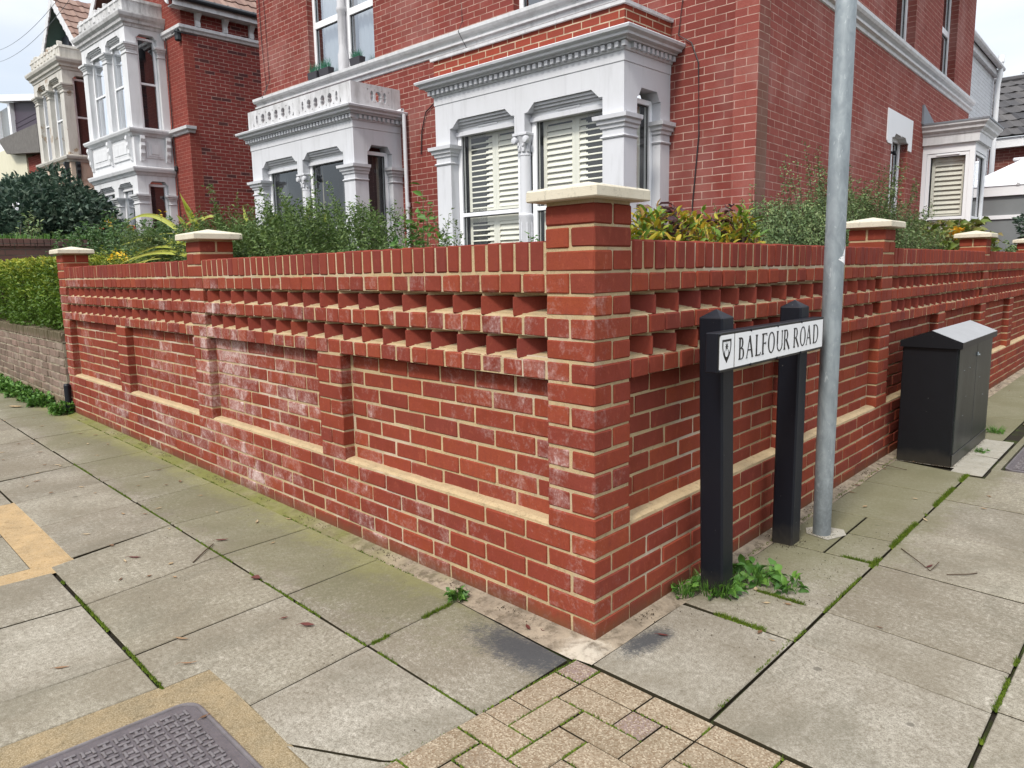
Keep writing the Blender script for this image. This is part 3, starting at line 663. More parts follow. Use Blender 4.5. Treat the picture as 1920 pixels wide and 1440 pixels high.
flat('tan_patch', [(-.802, -1.008), (-.090, -1.016), (-.090, -1.775), (-.810, -1.775)], -.003, M['tanpatch'])
flat('pale_concrete_patch', [L2(*q) for q in ((1.53, .15), (1.60, .12), (1.68, .16), (1.69, .27), (1.62, .305), (1.50, .26))], .0022, M['palecement'])
flat('pale_concrete_patch', [L2(*q) for q in ((3.28, .02), (4.36, .02), (4.36, .42), (3.28, .42))], -.0015, M['palecement'])

# access covers
def cover(fr, a0, a1, b0, b1, label, det):
    t = thing('access_cover', label, 'cover', fr.at((a0+a1)/2, (b0+b1)/2, 0))
    F = Fr(); A, B = (a1-a0)/2, (b1-b0)/2; r = .045
    def rr(A, B, r, n=5):
        out = []
        for cx, cy, s in ((A-r, B-r, 0), (-A+r, B-r, 90), (-A+r, -B+r, 180), (A-r, -B+r, 270)):
            for k in range(n+1): q = radians(s+90*k/n); out.append((cx+r*cos(q), cy+r*sin(q)))
        return out
    m1 = MB(); m1.slab(F, rr(A-.012, B-.012, r), -.02, .0005, .001)
    pl = m1.build('cover_plate', M['iron_dark'], t)
    m2 = MB(); P = rr(A, B, r+.01); m2.mold(F, P[::-1], [(0, -.02), (0, .003), (-.004, .0045), (-.010, .0045), (-.012, .0005), (-.012, -.02)], -1, closed=True)
    m2.build('rim', M['iron'], t)
    m3 = MB(); pt = .0415
    nx, ny = int((2*A-.06)/pt), int((2*B-.06)/pt)
    for i in range(nx):
        for j in range(ny):
            if det and 0: continue
            cx = -A+.03+pt*(i+.5)+(2*A-.06-nx*pt)/2; cy = -B+.03+pt*(j+.5)+(2*B-.06-ny*pt)/2
            ang = 0 if (i+j) % 2 else pi/2
            Fq = Fr(F(cx, cy, .0003), (cos(ang), sin(ang), 0), (-sin(ang), cos(ang), 0))
            for s in (-1, 1):
                m3.cbox(Fq, s*.0125-.0038, s*.0125+.0038, -.015, .015, 0, .0058, .0018)
                for e in (-1, 1): m3.cbox(Fq, min(s*.0125, s*.018), max(s*.0125, s*.018), e*.0125-.003, e*.0125+.003, 0, .0052, .0016)
            m3.cbox(Fq, -.0085, .0085, -.0048, .0048, 0, .0045, .002)
    m3.build('raised_tread', M['iron'], t)
    return t
cover(W0, -.655, -.118, -1.735, -1.118, 'large cast iron access cover with raised tread pattern in a tan mortar surround', 1)
cover(FR, 3.42, 4.95, .655, 1.06, 'small iron access cover set in the right pavement near the black cabinet', 0)
mb = MB(); mb.mold(FR, [(3.40, .64), (4.98, .64), (4.98, 1.09), (3.40, 1.09)], [(0, -.02), (0, -.001), (.04, -.001), (.04, -.02)], 1, closed=True)
tag(mb.build('cover_surround', M['flag']), kind='structure')

# ------------------------------------------------------------------ garden wall
JZ = .0012
def brick(mb, fr, a0, a1, b0, b1, n, z0=None, z1=None, ja=.0014, jb=.0020, ch=.0032, nz=.0013, r=None):
    ch = ch*random.uniform(.75, 1.7)
    if z0 is None: z0, z1 = .075*(n-1), .075*(n-1)+.065
    da, db, dz = random.uniform(-ja, ja), random.uniform(-jb, jb), random.uniform(-JZ, JZ)
    mb.cbox(fr, a0+da, a1+da+random.uniform(-ja, ja), b0+min(db, 0), b1+db, z0+dz, z1+dz+random.uniform(-JZ, JZ)*.6, ch, r=r, nz=nz)
S_, H_ = .215, .1025
wall = thing('garden_wall', 'new red brick garden wall with honeycomb bands and pale capped piers turning the street corner', 'wall', loc=(0, 0, 0))
FK = Fr((0, 0, 0), (-1, 0, 0), -WU)       # corner pier: a along the left face, -b along the right face
def pier_bricks(mb, fr, a, n0, n1, skew=False):
    """square pier bricks; fr: along/out; front face at out 0"""
    for n in range(n0, n1+1):
        if n % 2 == 0:      # stretcher on front
            brick(mb, fr, a, a+S_, -H_, 0, n); brick(mb, fr, a, a+S_, -S_, -H_-.01, n)
        else:
            brick(mb, fr, a, a+H_, -S_, 0, n); brick(mb, fr, a+H_+.01, a+S_, -S_, 0, n)
CAPP = [(-.05, 1.502), (.043, 1.502), (.045, 1.506), (.045, 1.537), (.041, 1.542)]
def pier_cap(parent, fr, a):
    m1 = MB(); c = a+S_/2; h = S_/2+.045+random.uniform(-.002, .002); q = -S_/2; e = .004
    F = fr.at(c, q)
    vs = []
    for (k, z) in ((h-e, 1.502), (h, 1.506), (h-.001, 1.535), (h-.006, 1.541)):
        vs += [F(-k, -k, z), F(k, -k, z), F(k, k, z), F(-k, k, z)]
    vs.append(F(0, 0, 1.570))
    fs = [[0, 1, 2, 3]]
    for L_ in range(3):
        for i in range(4): fs.append([L_*4+i, L_*4+(i+1) % 4, L_*4+4+(i+1) % 4, L_*4+4+i])
    for i in range(4): fs.append([12+i, 12+(i+1) % 4, 16])
    m1.add(vs, fs); m1.build('pier_cap', M['cap'], parent)
def run(fr, bays, tag_, pil):
    """bays = list of bay lengths. builds plinth, panels, bands, coping, piers"""
    starts = []; a = .225
    for b in bays: starts.append((a, b)); a += b+.225
    Lt = a-.01
    # plinth
    mb = MB()
    for n in range(1, 6):
        first_header = (n % 2 == 1) if fr is FL else (n % 2 == 0)
        a = (H_+.01) if first_header else (S_+.01)
        while a < Lt-.01:
            e = min(a+S_, Lt)
            if Lt-e < .05: e = Lt
            brick(mb, fr, a, e, -H_, 0, n); a = e+.01
    mb.build('plinth', M['brick'], wall)
    mb = MB(); mb.box(fr, .035, Lt-.003, -.20, -.0042, -.03, .374)
    mb.build('plinth_mortar', M['mortar'], wall)
    # recessed panels
    mb = MB(); mm = MB(); ms = MB(); mp_ = MB(); R = -.056
    for (s0, b), pw in zip(starts, pil):
        p0 = s0+pw; e0 = p0+S_ ; segs = [(s0-.01, p0), (e0, s0+b)]
        for (q0, q1) in segs:
            mm.box(fr, q0-.02, q1+.02, -.19, R-.004, .372, .905)
            for n in range(6, 13):
                off = random.uniform(-.01, .01)
                a = q0+.006-(.1125 if n % 2 else 0)+off
                while a < q1-.008:
                    x0 = max(a, q0+.006); x1 = min(a+S_, q1-.006)
                    if x1-x0 > .012: brick(mb, fr, x0, x1, R-.09, R, n, jb=.0018)
                    a += .225
            # sloping mortar ledge
            k = max(2, int((q1-q0)/.05)); vs = []
            for i in range(k+1):
                x = q0+.0005+(q1-q0-.001)*i/k; w1 = random.uniform(-.0015, .0015)
                vs += [fr(x, R-.004, .389+w1), fr(x, -.022, .385+w1), fr(x, -.0045+w1, .377+w1), fr(x, -.0035, .366)]
            fs = []
            for i in range(k):
                for q in range(3): fs.append([4*i+q, 4*i+4+q, 4*i+5+q, 4*i+1+q])
            ms.add(vs, fs)
        # pilaster
        for n in range(6, 13):
            if n % 2 == 0: brick(mp_, fr, p0, e0, R-.04, 0, n)
            else: brick(mp_, fr, p0, p0+H_, R-.04, 0, n); brick(mp_, fr, p0+H_+.01, e0, R-.04, 0, n)
        mp_.box(fr, p0+.004, e0-.004, R-.03, -.0048, .36, .905, m=1)
    mb.build('recessed_panel', M['brick'], wall); mm.build('panel_mortar', M['mortar'], wall)
    ms.build('mortar_ledge', M['sill'], wall, recalc=False); mp_.build('pilaster', [M['brick'], M['mortar']], wall)
    # header courses
    mb = MB(); mm = MB()
    for (s0, b) in starts:
        for n in (13, 15, 17):
            k = int(round(b/.1125))
            for i in range(k):
                a = s0+.1125*i
                brick(mb, fr, a, a+H_, -S_, -.0005, n, jb=.0035, ja=.002, ch=.0042)
        for n in (13, 15, 17):
            z = .075*(n-1); mm.box(fr, s0-.012, s0+b+.002, -S_+.004, -.006, z+.001, z+.064)
            mm.box(fr, s0-.012, s0+b+.002, -S_+.002, -.03 if n < 17 else -.005, z+.0625, z+.0765)
            if n > 13: mm.box(fr, s0-.012, s0+b+.002, -S_+.004, -.035, z-.007, z+.002)
        mm.box(fr, s0-.012, s0+b+.002, -S_+.004, R-.004, .895, .905)
    mb.build('header_course', M['brick'], wall); mm.build('header_mortar', M['mortar'], wall)
    # dogtooth bands
    mb = MB(); mm = MB(); CA, SA = cos(radians(47)), sin(radians(47))
    for (s0, b) in starts:
        for n in (14, 16):
            z = .075*(n-1); a = s0+.16875*.93; 
            if n == 14: a -= .018
            mm.box(fr, s0-.012, s0+b+.002, -S_+.004, -.165, z-.005, z+.08, m=1)
            while a < s0+b+.01:
                if True:
                    F = Fr(fr(a, -.003+random.uniform(-.003, .002), 0), [fr.X[i]*-CA+fr.Y[i]*-SA for i in range(3)], [fr.X[i]*SA+fr.Y[i]*-CA for i in range(3)])
                    # long axis runs inwards towards the corner, width outward-away
                    w_ = H_
                    if a+w_*SA > s0+b+.004: w_ = max(.01, (s0+b+.004-a)/SA)
                    Ln = min(.16, (a-s0+.008)/CA)
                    if Ln > .02:
                        dz = random.uniform(-.0015, .0015)
                        mb.cbox(F, 0, Ln, 0, w_, z-.0085+dz, z+.0625+dz, .0035, nz=.0009)
                        mm.box(F, .006, Ln, .006, w_-.006, z+.061, z+.0755)
                a += .16875+random.uniform(-.002, .002)
            k = int(b/.06); vs = []
            for i in range(k+1):
                x = s0-.008+(b+.008)*i/k; e = random.uniform(-.0015, .0015)
                vs += [fr(x, -.009+e*.5, z-.0135), fr(x, -.014, z-.0085+e), fr(x, -.050, z+.004+e), fr(x, -.14, z+.030)]
            mm.add(vs, [[4*i+q, 4*i+4+q, 4*i+5+q, 4*i+1+q] for i in range(k) for q in range(3)])
    mb.build('honeycomb_band', M['brick_shaded'], wall); mm.build('honeycomb_mortar', [M['sill'], M['mortar']], wall)
    # brick-on-edge coping
    mb = MB(); mm = MB()
    for (s0, b) in starts:
        k = int(round(b/.075)); p = b/k
        for i in range(k):
            brick(mb, fr, s0+p*i+.001, s0+p*i+.064, -S_, 0, 0, 1.2755, 1.378, ja=.0018, jb=.0025, ch=.0045, nz=.0011)
        mm.box(fr, s0-.012, s0+b+.002, -S_+.004, -.0055, 1.266, 1.3725)
    mb.build('brick_on_edge_coping', M['brick_coping'], wall); mm.build('coping_mortar', M['mortar'], wall)
    # piers
    for (s0, b) in starts:
        mb = MB(); a = s0+b; pier_bricks(mb, fr, a, 6, 20)
        mb.box(fr, a+.004, a+S_-.004, -S_+.004, -.0049, .36, 1.5025, m=1)
        o = mb.build('pier', [M['brick'], M['mortar']], wall); pier_cap(o, fr, a)
run(FL, [2.925, 2.925], 'left', [1.35, 1.35])
run(FR, [2.8125]*4, 'right', [1.35, 1.2375, 1.2375, 1.2375])
# corner: plinth quoins and pier
mb = MB()
for n in range(1, 21):
    if n % 2 == 0:
        brick(mb, FK, 0, S_, -H_, 0, n)
        if n > 5: brick(mb, FK, 0, H_, -S_, -H_-.01, n); brick(mb, FK, H_+.01, S_, -S_, -H_-.01, n)
    else:
        brick(mb, FK, 0, H_, -S_, 0, n)
        if n > 5: brick(mb, FK, H_+.01, S_, -S_, 0, n)
mb.box(FK, .0046, S_-.004, -S_+.004, -.0046, -.03, 1.5025, m=1)
o = mb.build('pier', [M['brick'], M['mortar']], wall); pier_cap(o, FK, 0)

# ------------------------------------------------------------------ old brown wall further left
old = thing('old_brick_wall', 'old weathered brown brick garden wall with mossy coping beyond the red wall', 'wall', loc=(-6.55, 0, 0))
FO = Fr((0, -.02, 0), (-1, 0, 0), (0, -1, 0)); mb = MB()
for n in range(1, 10):
    a = .01 if n % 2 else -.05; k = 0
    while a < 6.5:
        ln = .215 if k % 2 == 0 else .1025
        x0 = max(a, 0.0); 
        mb.cbox(FO, x0, a+ln, -.1, random.uniform(-.004, .005), .0765*(n-1)-.02+random.uniform(-.002, .002), .0765*(n-1)+.045+random.uniform(-.003, .002), .007, nz=.003)
        a += ln+.011; k += 1
mb.box(FO, 0, 6.5, -.2, -.008, -.03, .668, m=1)
mb.build('brick_courses', [M['old_brick'], M['old_mortar']], old)
mb = MB(); a = 0
while a < 6.5: mb.cbox(FO, a, a+.065, -.215, .012+random.uniform(-.004, .004), .675, .775+random.uniform(-.006, .004), .008, nz=.003); a += .076
mb.box(FO, 0, 6.5, -.205, .0, .66, .765, m=1)
mb.build('coping', [M['old_brick'], M['old_mortar']], old)
mb = MB(); mb.tube([(-6.47, -.035, 0), (-6.47, -.035, .27)], .030, 14); mb.tube([(-6.47, -.035, .27), (-6.47, -.035, .285)], [.030, .022], 14)
tag(mb.build('pipe_stub', M['black'], smooth=True), 'short black pipe stub standing where the red wall meets the old brown wall', 'pipe')
# dark boundary wall between the gardens
dw = MB(); FD = Fr((-10.1, .1, 0), (.115, 1, 0), (1, -.115, 0))
dw.box(FD, 0, 5, -.22, 0, 0, 1.70)
o = thing('boundary_wall', 'dark weathered brick wall dividing the front gardens under the big evergreen bush', 'wall', loc=(-10.1, .1, 0))
o1 = dw.build('wall_body', M['dark_brick'], o); o1.location = (10.1, -.1, 0)
dw = MB(); a = 0
while a < 5: dw.cbox(FD, a, a+.066, -.24, .02, 1.70, 1.80, .005); a += .075
dw.box(FD, 0, 5, -.23, .01, 1.695, 1.79)
o1 = dw.build('coping', M['dark_brick'], o); o1.location = (10.1, -.1, 0)
# garden soil inside the walls
mb = MB(); mb.add([(-6.4, .2, .22), (-.15, .2, .22), (WU*11.8-WN*.2)[:2]+(.22,), (-2.0, 12, .22), (-11.3, 4.6, .22), (-10, .4, .22)], [[0, 1, 2, 3, 4, 5]])
tag(mb.build('garden_soil', M['soil'], recalc=False), kind='structure')

# ------------------------------------------------------------------ street name sign
sign = thing('street_name_sign', 'white street nameplate reading BALFOUR ROAD with a crest, on two black square posts', 'street sign', FR.at(.93, .11, 0))
SF = Fr((-.93, -.11, 0))           # wall coordinates inside the sign's own frame
def post(t, o, top, lean=0):
    m1 = MB(); h = .0485; c = .007
    def ring(z, k, l): 
        q = [(-k+c, -k), (k-c, -k), (k, -k+c), (k, k-c), (k-c, k), (-k+c, k), (-k, k-c), (-k, -k+c)]
        return [SF(t+x+lean*z, o+y, z) for x, y in q]
    vs = ring(-.02, h, 0)+ring(top-.022, h, 0)+ring(top-.018, h-.002, 0); vs.append(SF(t+lean*top, o, top+.012))
    fs = [list(range(8))]+[[i, (i+1) % 8, 8+(i+1) % 8, 8+i] for i in range(8)]+[[8+i, 8+(i+1) % 8, 16+(i+1) % 8, 16+i] for i in range(8)]+[[16+i, 16+(i+1) % 8, 24] for i in range(8)]
    m1.add(vs, fs); return m1.build('post', M['black'], sign)
post(.680, .112, 1.112, -.052); post(1.372, .112, 1.116)
P0, P1, PZ0, PZ1, PO = .438, 1.447, .908, 1.050, .216
m1 = MB(); m1.cbox(SF, P0, P1, PO-.050, PO-.004, PZ0, PZ1, .003); m1.build('backing_board', M['black'], sign)
m1 = MB(); m1.cbox(SF, P0+.001, P1-.001, PO-.0038, PO-.001, PZ0+.001, PZ1-.001, .0008); pl = m1.build('nameplate', M['sign_black'], sign)
PF = SF
m1 = MB(); m1.box(PF, P0+.010, .5602, PO-.001, PO, PZ0+.010, PZ1-.010); m1.box(PF, .5680, P1-.010, PO-.001, PO, PZ0+.010, PZ1-.010)
m1.build('white_field', M['sign_white'], pl)
TO0, TO1 = PO-.0004, PO+.0009
TB, TT = .9405, 1.0225; TH = TT-TB
mb = MB()
_lw = [0]
def poly(pts, x0, w_): # pts in unit (0..1, 0..1)
    _lw[0] += 1; e = .00006*(_lw[0] % 7)
    mb.prism(PF, [(x0+px*w_, TB+pz*TH) for px, pz in pts], TO0, TO1+e)
def bar(x, y, x2, y2, x0, w_, th):       # thick stroke, th metres
    X1, Y1, X2, Y2 = x*w_, y*TH, x2*w_, y2*TH; d = Vector((X2-X1, Y2-Y1)); n = Vector((-d.y, d.x)).normalized()*th/2
    poly([((X1+n.x)/w_, (Y1+n.y)/TH), ((X2+n.x)/w_, (Y2+n.y)/TH), ((X2-n.x)/w_, (Y2-n.y)/TH), ((X1-n.x)/w_, (Y1-n.y)/TH)], x0, w_)
def arc(cx, cz, rx, rz, a0, a1, x0, w_, tmin, tmax, n=22):   # stroke thick at the sides, thin at top and bottom; metres for radii
    out = []; inn = []
    for k in range(n+1):
        a = radians(a0+(a1-a0)*k/n); th = tmin+(tmax-tmin)*abs(cos(a))**1.3
        out.append((x0+cx+cos(a)*rx, TB+cz+sin(a)*rz)); inn.append((x0+cx+cos(a)*(rx-th), TB+cz+sin(a)*(rz-min(th, tmin*1.25)*1.0-.0*th)))
    for k in range(n):
        _lw[0] += 1
        mb.prism(PF, [out[k], out[k+1], inn[k+1], inn[k]], TO0, TO1)
TK, TN, SE = .0112, .0055, .0040
def stem(x, x0, w_, z0=0, z1=1, th=TK, sl=.004, sb=True, st=True):
    e = th/2/w_; s = (th/2+sl)/w_; q = SE/TH
    poly([(x-e, z0+q*.5), (x+e, z0+q*.5), (x+e, z1-q*.5), (x-e, z1-q*.5)], x0, w_)
    if sb: poly([(x-s, z0), (x+s, z0), (x+s, z0+q*.6), (x+e, z0+q*1.8), (x-e, z0+q*1.8), (x-s, z0+q*.6)], x0, w_)
    if st: poly([(x-s, z1), (x+s, z1), (x+s, z1-q*.6), (x+e, z1-q*1.8), (x-e, z1-q*1.8), (x-s, z1-q*.6)], x0, w_)
def gB(x0, w_):
    stem(.17, x0, w_); sx = .17*w_
    for z0, z1, rx in ((.50, 1.0, .68), (.0, .52, .83)):
        r = (z1-z0)*TH/2; c = (z0+z1)/2*TH; xr = rx*w_-sx-r*.75
        poly([(.17, z1-.045), (.17+xr/w_, z1-.045), (.17+xr/w_, z1), (.17, z1)], x0, w_)
        poly([(.17, z0), (.17+xr/w_, z0), (.17+xr/w_, z0+.045), (.17, z0+.045)], x0, w_)
        arc(sx+xr, c, r*.88, r, -90, 90, x0, w_, .0050, .0112)
def gA(x0, w_):
    bar(.08, .02, .50, 1.0, x0, w_, TN); bar(.48, 1.0, .90, .02, x0, w_, TK); bar(.24, .36, .76, .36, x0, w_, .0046)
    poly([(-.04, 0), (.20, 0), (.20, .025), (-.04, .025)], x0, w_); poly([(.76, 0), (1.04, 0), (1.04, .025), (.76, .025)], x0, w_)
def gL(x0, w_):
    stem(.22, x0, w_); poly([(.22, 0), (1.0, 0), (1.06, .16), (1.0, .16), (.90, .06), (.22, .06)], x0, w_)
def gF(x0, w_):
    stem(.22, x0, w_); poly([(.22, 1), (1.02, 1), (1.02, .86), (.96, .86), (.88, .94), (.22, .94)], x0, w_); poly([(.22, .555), (.80, .56), (.80, .50), (.22, .50)], x0, w_)
    poly([(.78, .60), (.83, .60), (.83, .46), (.78, .46)], x0, w_)
def gO(x0, w_): arc(w_/2, TH/2, w_/2, TH*.515, 0, 360, x0, w_, .0050, .0116, 40)
def gU(x0, w_):
    stem(.15, x0, w_, .34, 1, sb=False); stem(.88, x0, w_, .34, 1, TN, sb=False); arc(w_*.515, TH*.36, w_*.365+TK/2, TH*.375, 180, 360, x0, w_, .0050, .0085)
def gR(x0, w_):
    stem(.15, x0, w_); sx = .15*w_; z0, z1 = .47, 1.0; r = (z1-z0)*TH/2; c = (z0+z1)/2*TH; xr = .66*w_-sx-r*.72
    poly([(.15, z1-.045), (.15+xr/w_, z1-.045), (.15+xr/w_, z1), (.15, z1)], x0, w_); poly([(.15, z0), (.15+xr/w_, z0), (.15+xr/w_, z0+.045), (.15, z0+.045)], x0, w_)
    arc(sx+xr, c, r*.86, r, -90, 90, x0, w_, .0050, .0112); bar(.42, .50, .93, .02, x0, w_, TK); poly([(.78, 0), (1.06, 0), (1.06, .025), (.78, .025)], x0, w_)
def gD(x0, w_):
    stem(.16, x0, w_); sx = .16*w_; r = TH/2; xr = w_*.30
    poly([(.16, .955), (.16+.30, .955), (.46, 1), (.16, 1)], x0, w_); poly([(.16, 0), (.46, 0), (.46, .045), (.16, .045)], x0, w_)
    arc(sx+xr, r, w_-sx-xr, r, -90, 90, x0, w_, .0050, .0118, 30)
LET = [(gB, .5981, .6478), (gA, .6600, .7200), (gL, .7395, .784), (gF, .7968, .8420), (gO, .8528, .9175), (gU, .9336, .9960), (gR, 1.0061, 1.066), (gR, 1.1064, 1.1660), (gO, 1.1761, 1.2378), (gA, 1.2440, 1.3020), (gD, 1.3220, 1.3840)]
for f_, x0, x1 in LET: f_(x0, x1-x0)
# crest: shield outline, eight-pointed star over a crescent
cx, ct, cb, hw = .5015, 1.0232, .9385, .0345
def shield(k):
    pts = [(-1, 1), (1, 1), (1, .45), (.88, .0), (.62, -.42), (0, -1), (-.62, -.42), (-.88, .0), (-1, .45)]
    zc = (ct+cb)/2+.001; return [(cx+x*hw*k, zc+z*(ct-cb)/2*k) for x, z in pts]
o_, i_ = shield(1), shield(.82)
for i in range(9): j = (i+1) % 9; mb.prism(PF, [o_[i], o_[j], i_[j], i_[i]], TO0, TO1)
sc_ = [( (cx+(.0155 if i % 2 == 0 else .0058)*sin(pi*i/8)*.86), .9985+(.0155 if i % 2 == 0 else .0058)*cos(pi*i/8)) for i in range(16)]
for i in range(16): mb.prism(PF, [(cx, .9985), sc_[i], sc_[(i+1) % 16]], TO0, TO1)
n = 20
for k in range(n):
    q = []
    for kk in (k, k+1):
        a = radians(-215+250*kk/n); q.append((cx+.0205*cos(a), .9705+.0215*sin(a)))
    for kk in (k+1, k):
        a = radians(-215+250*kk/n); q.append((cx+.0142*cos(a)*1.02, .9775+.0165*sin(a)))
    mb.prism(PF, q, TO0, TO1)
mb.build('lettering', M['sign_black'], pl)
for t_ in (P0+.008, .70, .945, 1.19):
    for z_ in (PZ0+.0065, PZ1-.0065):
        m1 = MB(); Fb = Fr(SF(t_, PO, z_), (1, 0, 0), (0, 0, 1), (0, 1, 0)); m1.lathe(Fb, 0, 0, [(.0058, -.004), (.0058, .0015), (.004, .003), (.001, .0034)], 10); m1.build('bolt', M['black'], sign, smooth=True)

# ------------------------------------------------------------------ lamp post
lp = thing('lamp_post', 'tall galvanised steel street post standing beside the street nameplate', 'post', FR.at(1.572, .206, 0))
m1 = MB(); m1.lathe(W0, 0, 0, [(.0405, -.02), (.0405, .03), (.0425, .6), (.0435, 1.3), (.0435, 3.0), (.040, 3.2), (.038, 5.2)], 40)
m1.build('column', M['galv'], lp, smooth=True)
m1 = MB()
vs = []; fs = []; rr_ = .0442
STK = [(2.40, -1.5, -.82), (2.36, -1.42, -.80)]
edge = [(1.500, -.02, .03), (1.485, -.04, .10), (1.47, -.08, .20), (1.455, -.02, .28), (1.44, -.16, .30), (1.42, -.13, .26), (1.40, .05, .29), (1.385, .16, .28)]
base_a = radians(-28)
edge = [(1.378, 0, .03), (1.366, 0, .16), (1.352, 0, .22), (1.340, 0, .38), (1.326, 0, .44), (1.312, 0, .70), (1.302, 0, .86), (1.294, 0, .60), (1.286, 0, .32), (1.277, 0, .08)]
m1.add([], [])
for z, q0, q1 in edge:
    for k in range(5):
        a = radians(71+78*(q0+(q1-q0)*k/4)); vs.append((rr_*cos(a), rr_*sin(a), z))
for i in range(len(edge)-1):
    for k in range(4): fs.append([i*5+k, i*5+k+1, i*5+6+k, i*5+5+k])
m1.add(vs, fs); m1.build('torn_sticker', M['sign_white'], lp, recalc=False, smooth=True)

# ------------------------------------------------------------------ roadside cabinet
cab = thing('utility_cabinet', 'black roadside utility cabinet with a grey pitched lid against the red wall', 'cabinet', FR.at(3.80, .235, 0))
CF = Fr((-3.80, -.235, 0)); t0, t1, o0, o1 = 3.285, 4.325, .075, .395
m1 = MB(); m1.cbox(CF, t0, t1, o0, o1-.006, 0, .752, .004); m1.build('cabinet_body', M['cabinet'], cab)
m1 = MB(); m1.cbox(CF, t0+.012, t1-.012, o1-.007, o1+.002, .082, .745, .002); d_ = m1.build('door', M['cabinet_door'], cab)
m1 = MB(); m1.cbox(CF, 3.80, 3.825, o1+.002, o1+.010, .66, .685, .003); m1.lathe(Fr(CF(3.812, o1+.008, .668), (1, 0, 0), (0, 0, 1), (0, 1, 0)), 0, 0, [(.007, 0), (.006, .012)], 10); m1.build('lock', M['galv'], d_)
m1 = MB(); m1.box(CF, 3.808, 3.812, o1+.0015, o1+.0028, .085, .742); m1.build('door_seam', M['gasket'], d_)
for (tt, zz) in ((3.45, .60), (3.62, .60), (3.55, .42), (3.5, .30), (3.95, .5), (4.1, .36)):
    m1 = MB(); m1.lathe(Fr(CF(tt, o1+.002, zz), (1, 0, 0), (0, 0, 1), (0, 1, 0)), 0, 0, [(.0035, -.001), (.0035, .0012), (.001, .002)], 8); m1.build('rivet', M['galv'], d_)
m1 = MB(); m1.cbox(CF, t0, t1, o1-.004, o1+.0015, 0.0, .076, .002); m1.build('kick_plate', M['cabinet_door'], cab)
# lid: pitched, ridge at out .245
a0, a1 = t0-.022, t1+.022; ob, of_, orr = o0-.012, o1+.022, .242
m1 = MB()
pr = [(ob, .752), (of_, .752), (of_, .792), (orr, .858), (ob, .792)]
vs = [CF(a0, o_, z) for o_, z in pr]+[CF(a1, o_, z) for o_, z in pr]
m1.add(vs, [[0, 1, 2, 3, 4], [5, 6, 7, 8, 9], [0, 1, 6, 5], [1, 2, 7, 6], [0, 4, 9, 5]], m=0)
m1.add([CF(a0-.001, of_+.001, .7905), CF(a1+.001, of_+.001, .7905), CF(a1+.001, orr, .8605), CF(a0-.001, orr, .8605), CF(a1+.001, ob-.001, .7905), CF(a0-.001, ob-.001, .7905)], [[0, 1, 2, 3], [3, 2, 4, 5]], m=1)
m1.build('pitched_lid', [M['cabinet'], M['cabinet_roof']], cab, recalc=False)

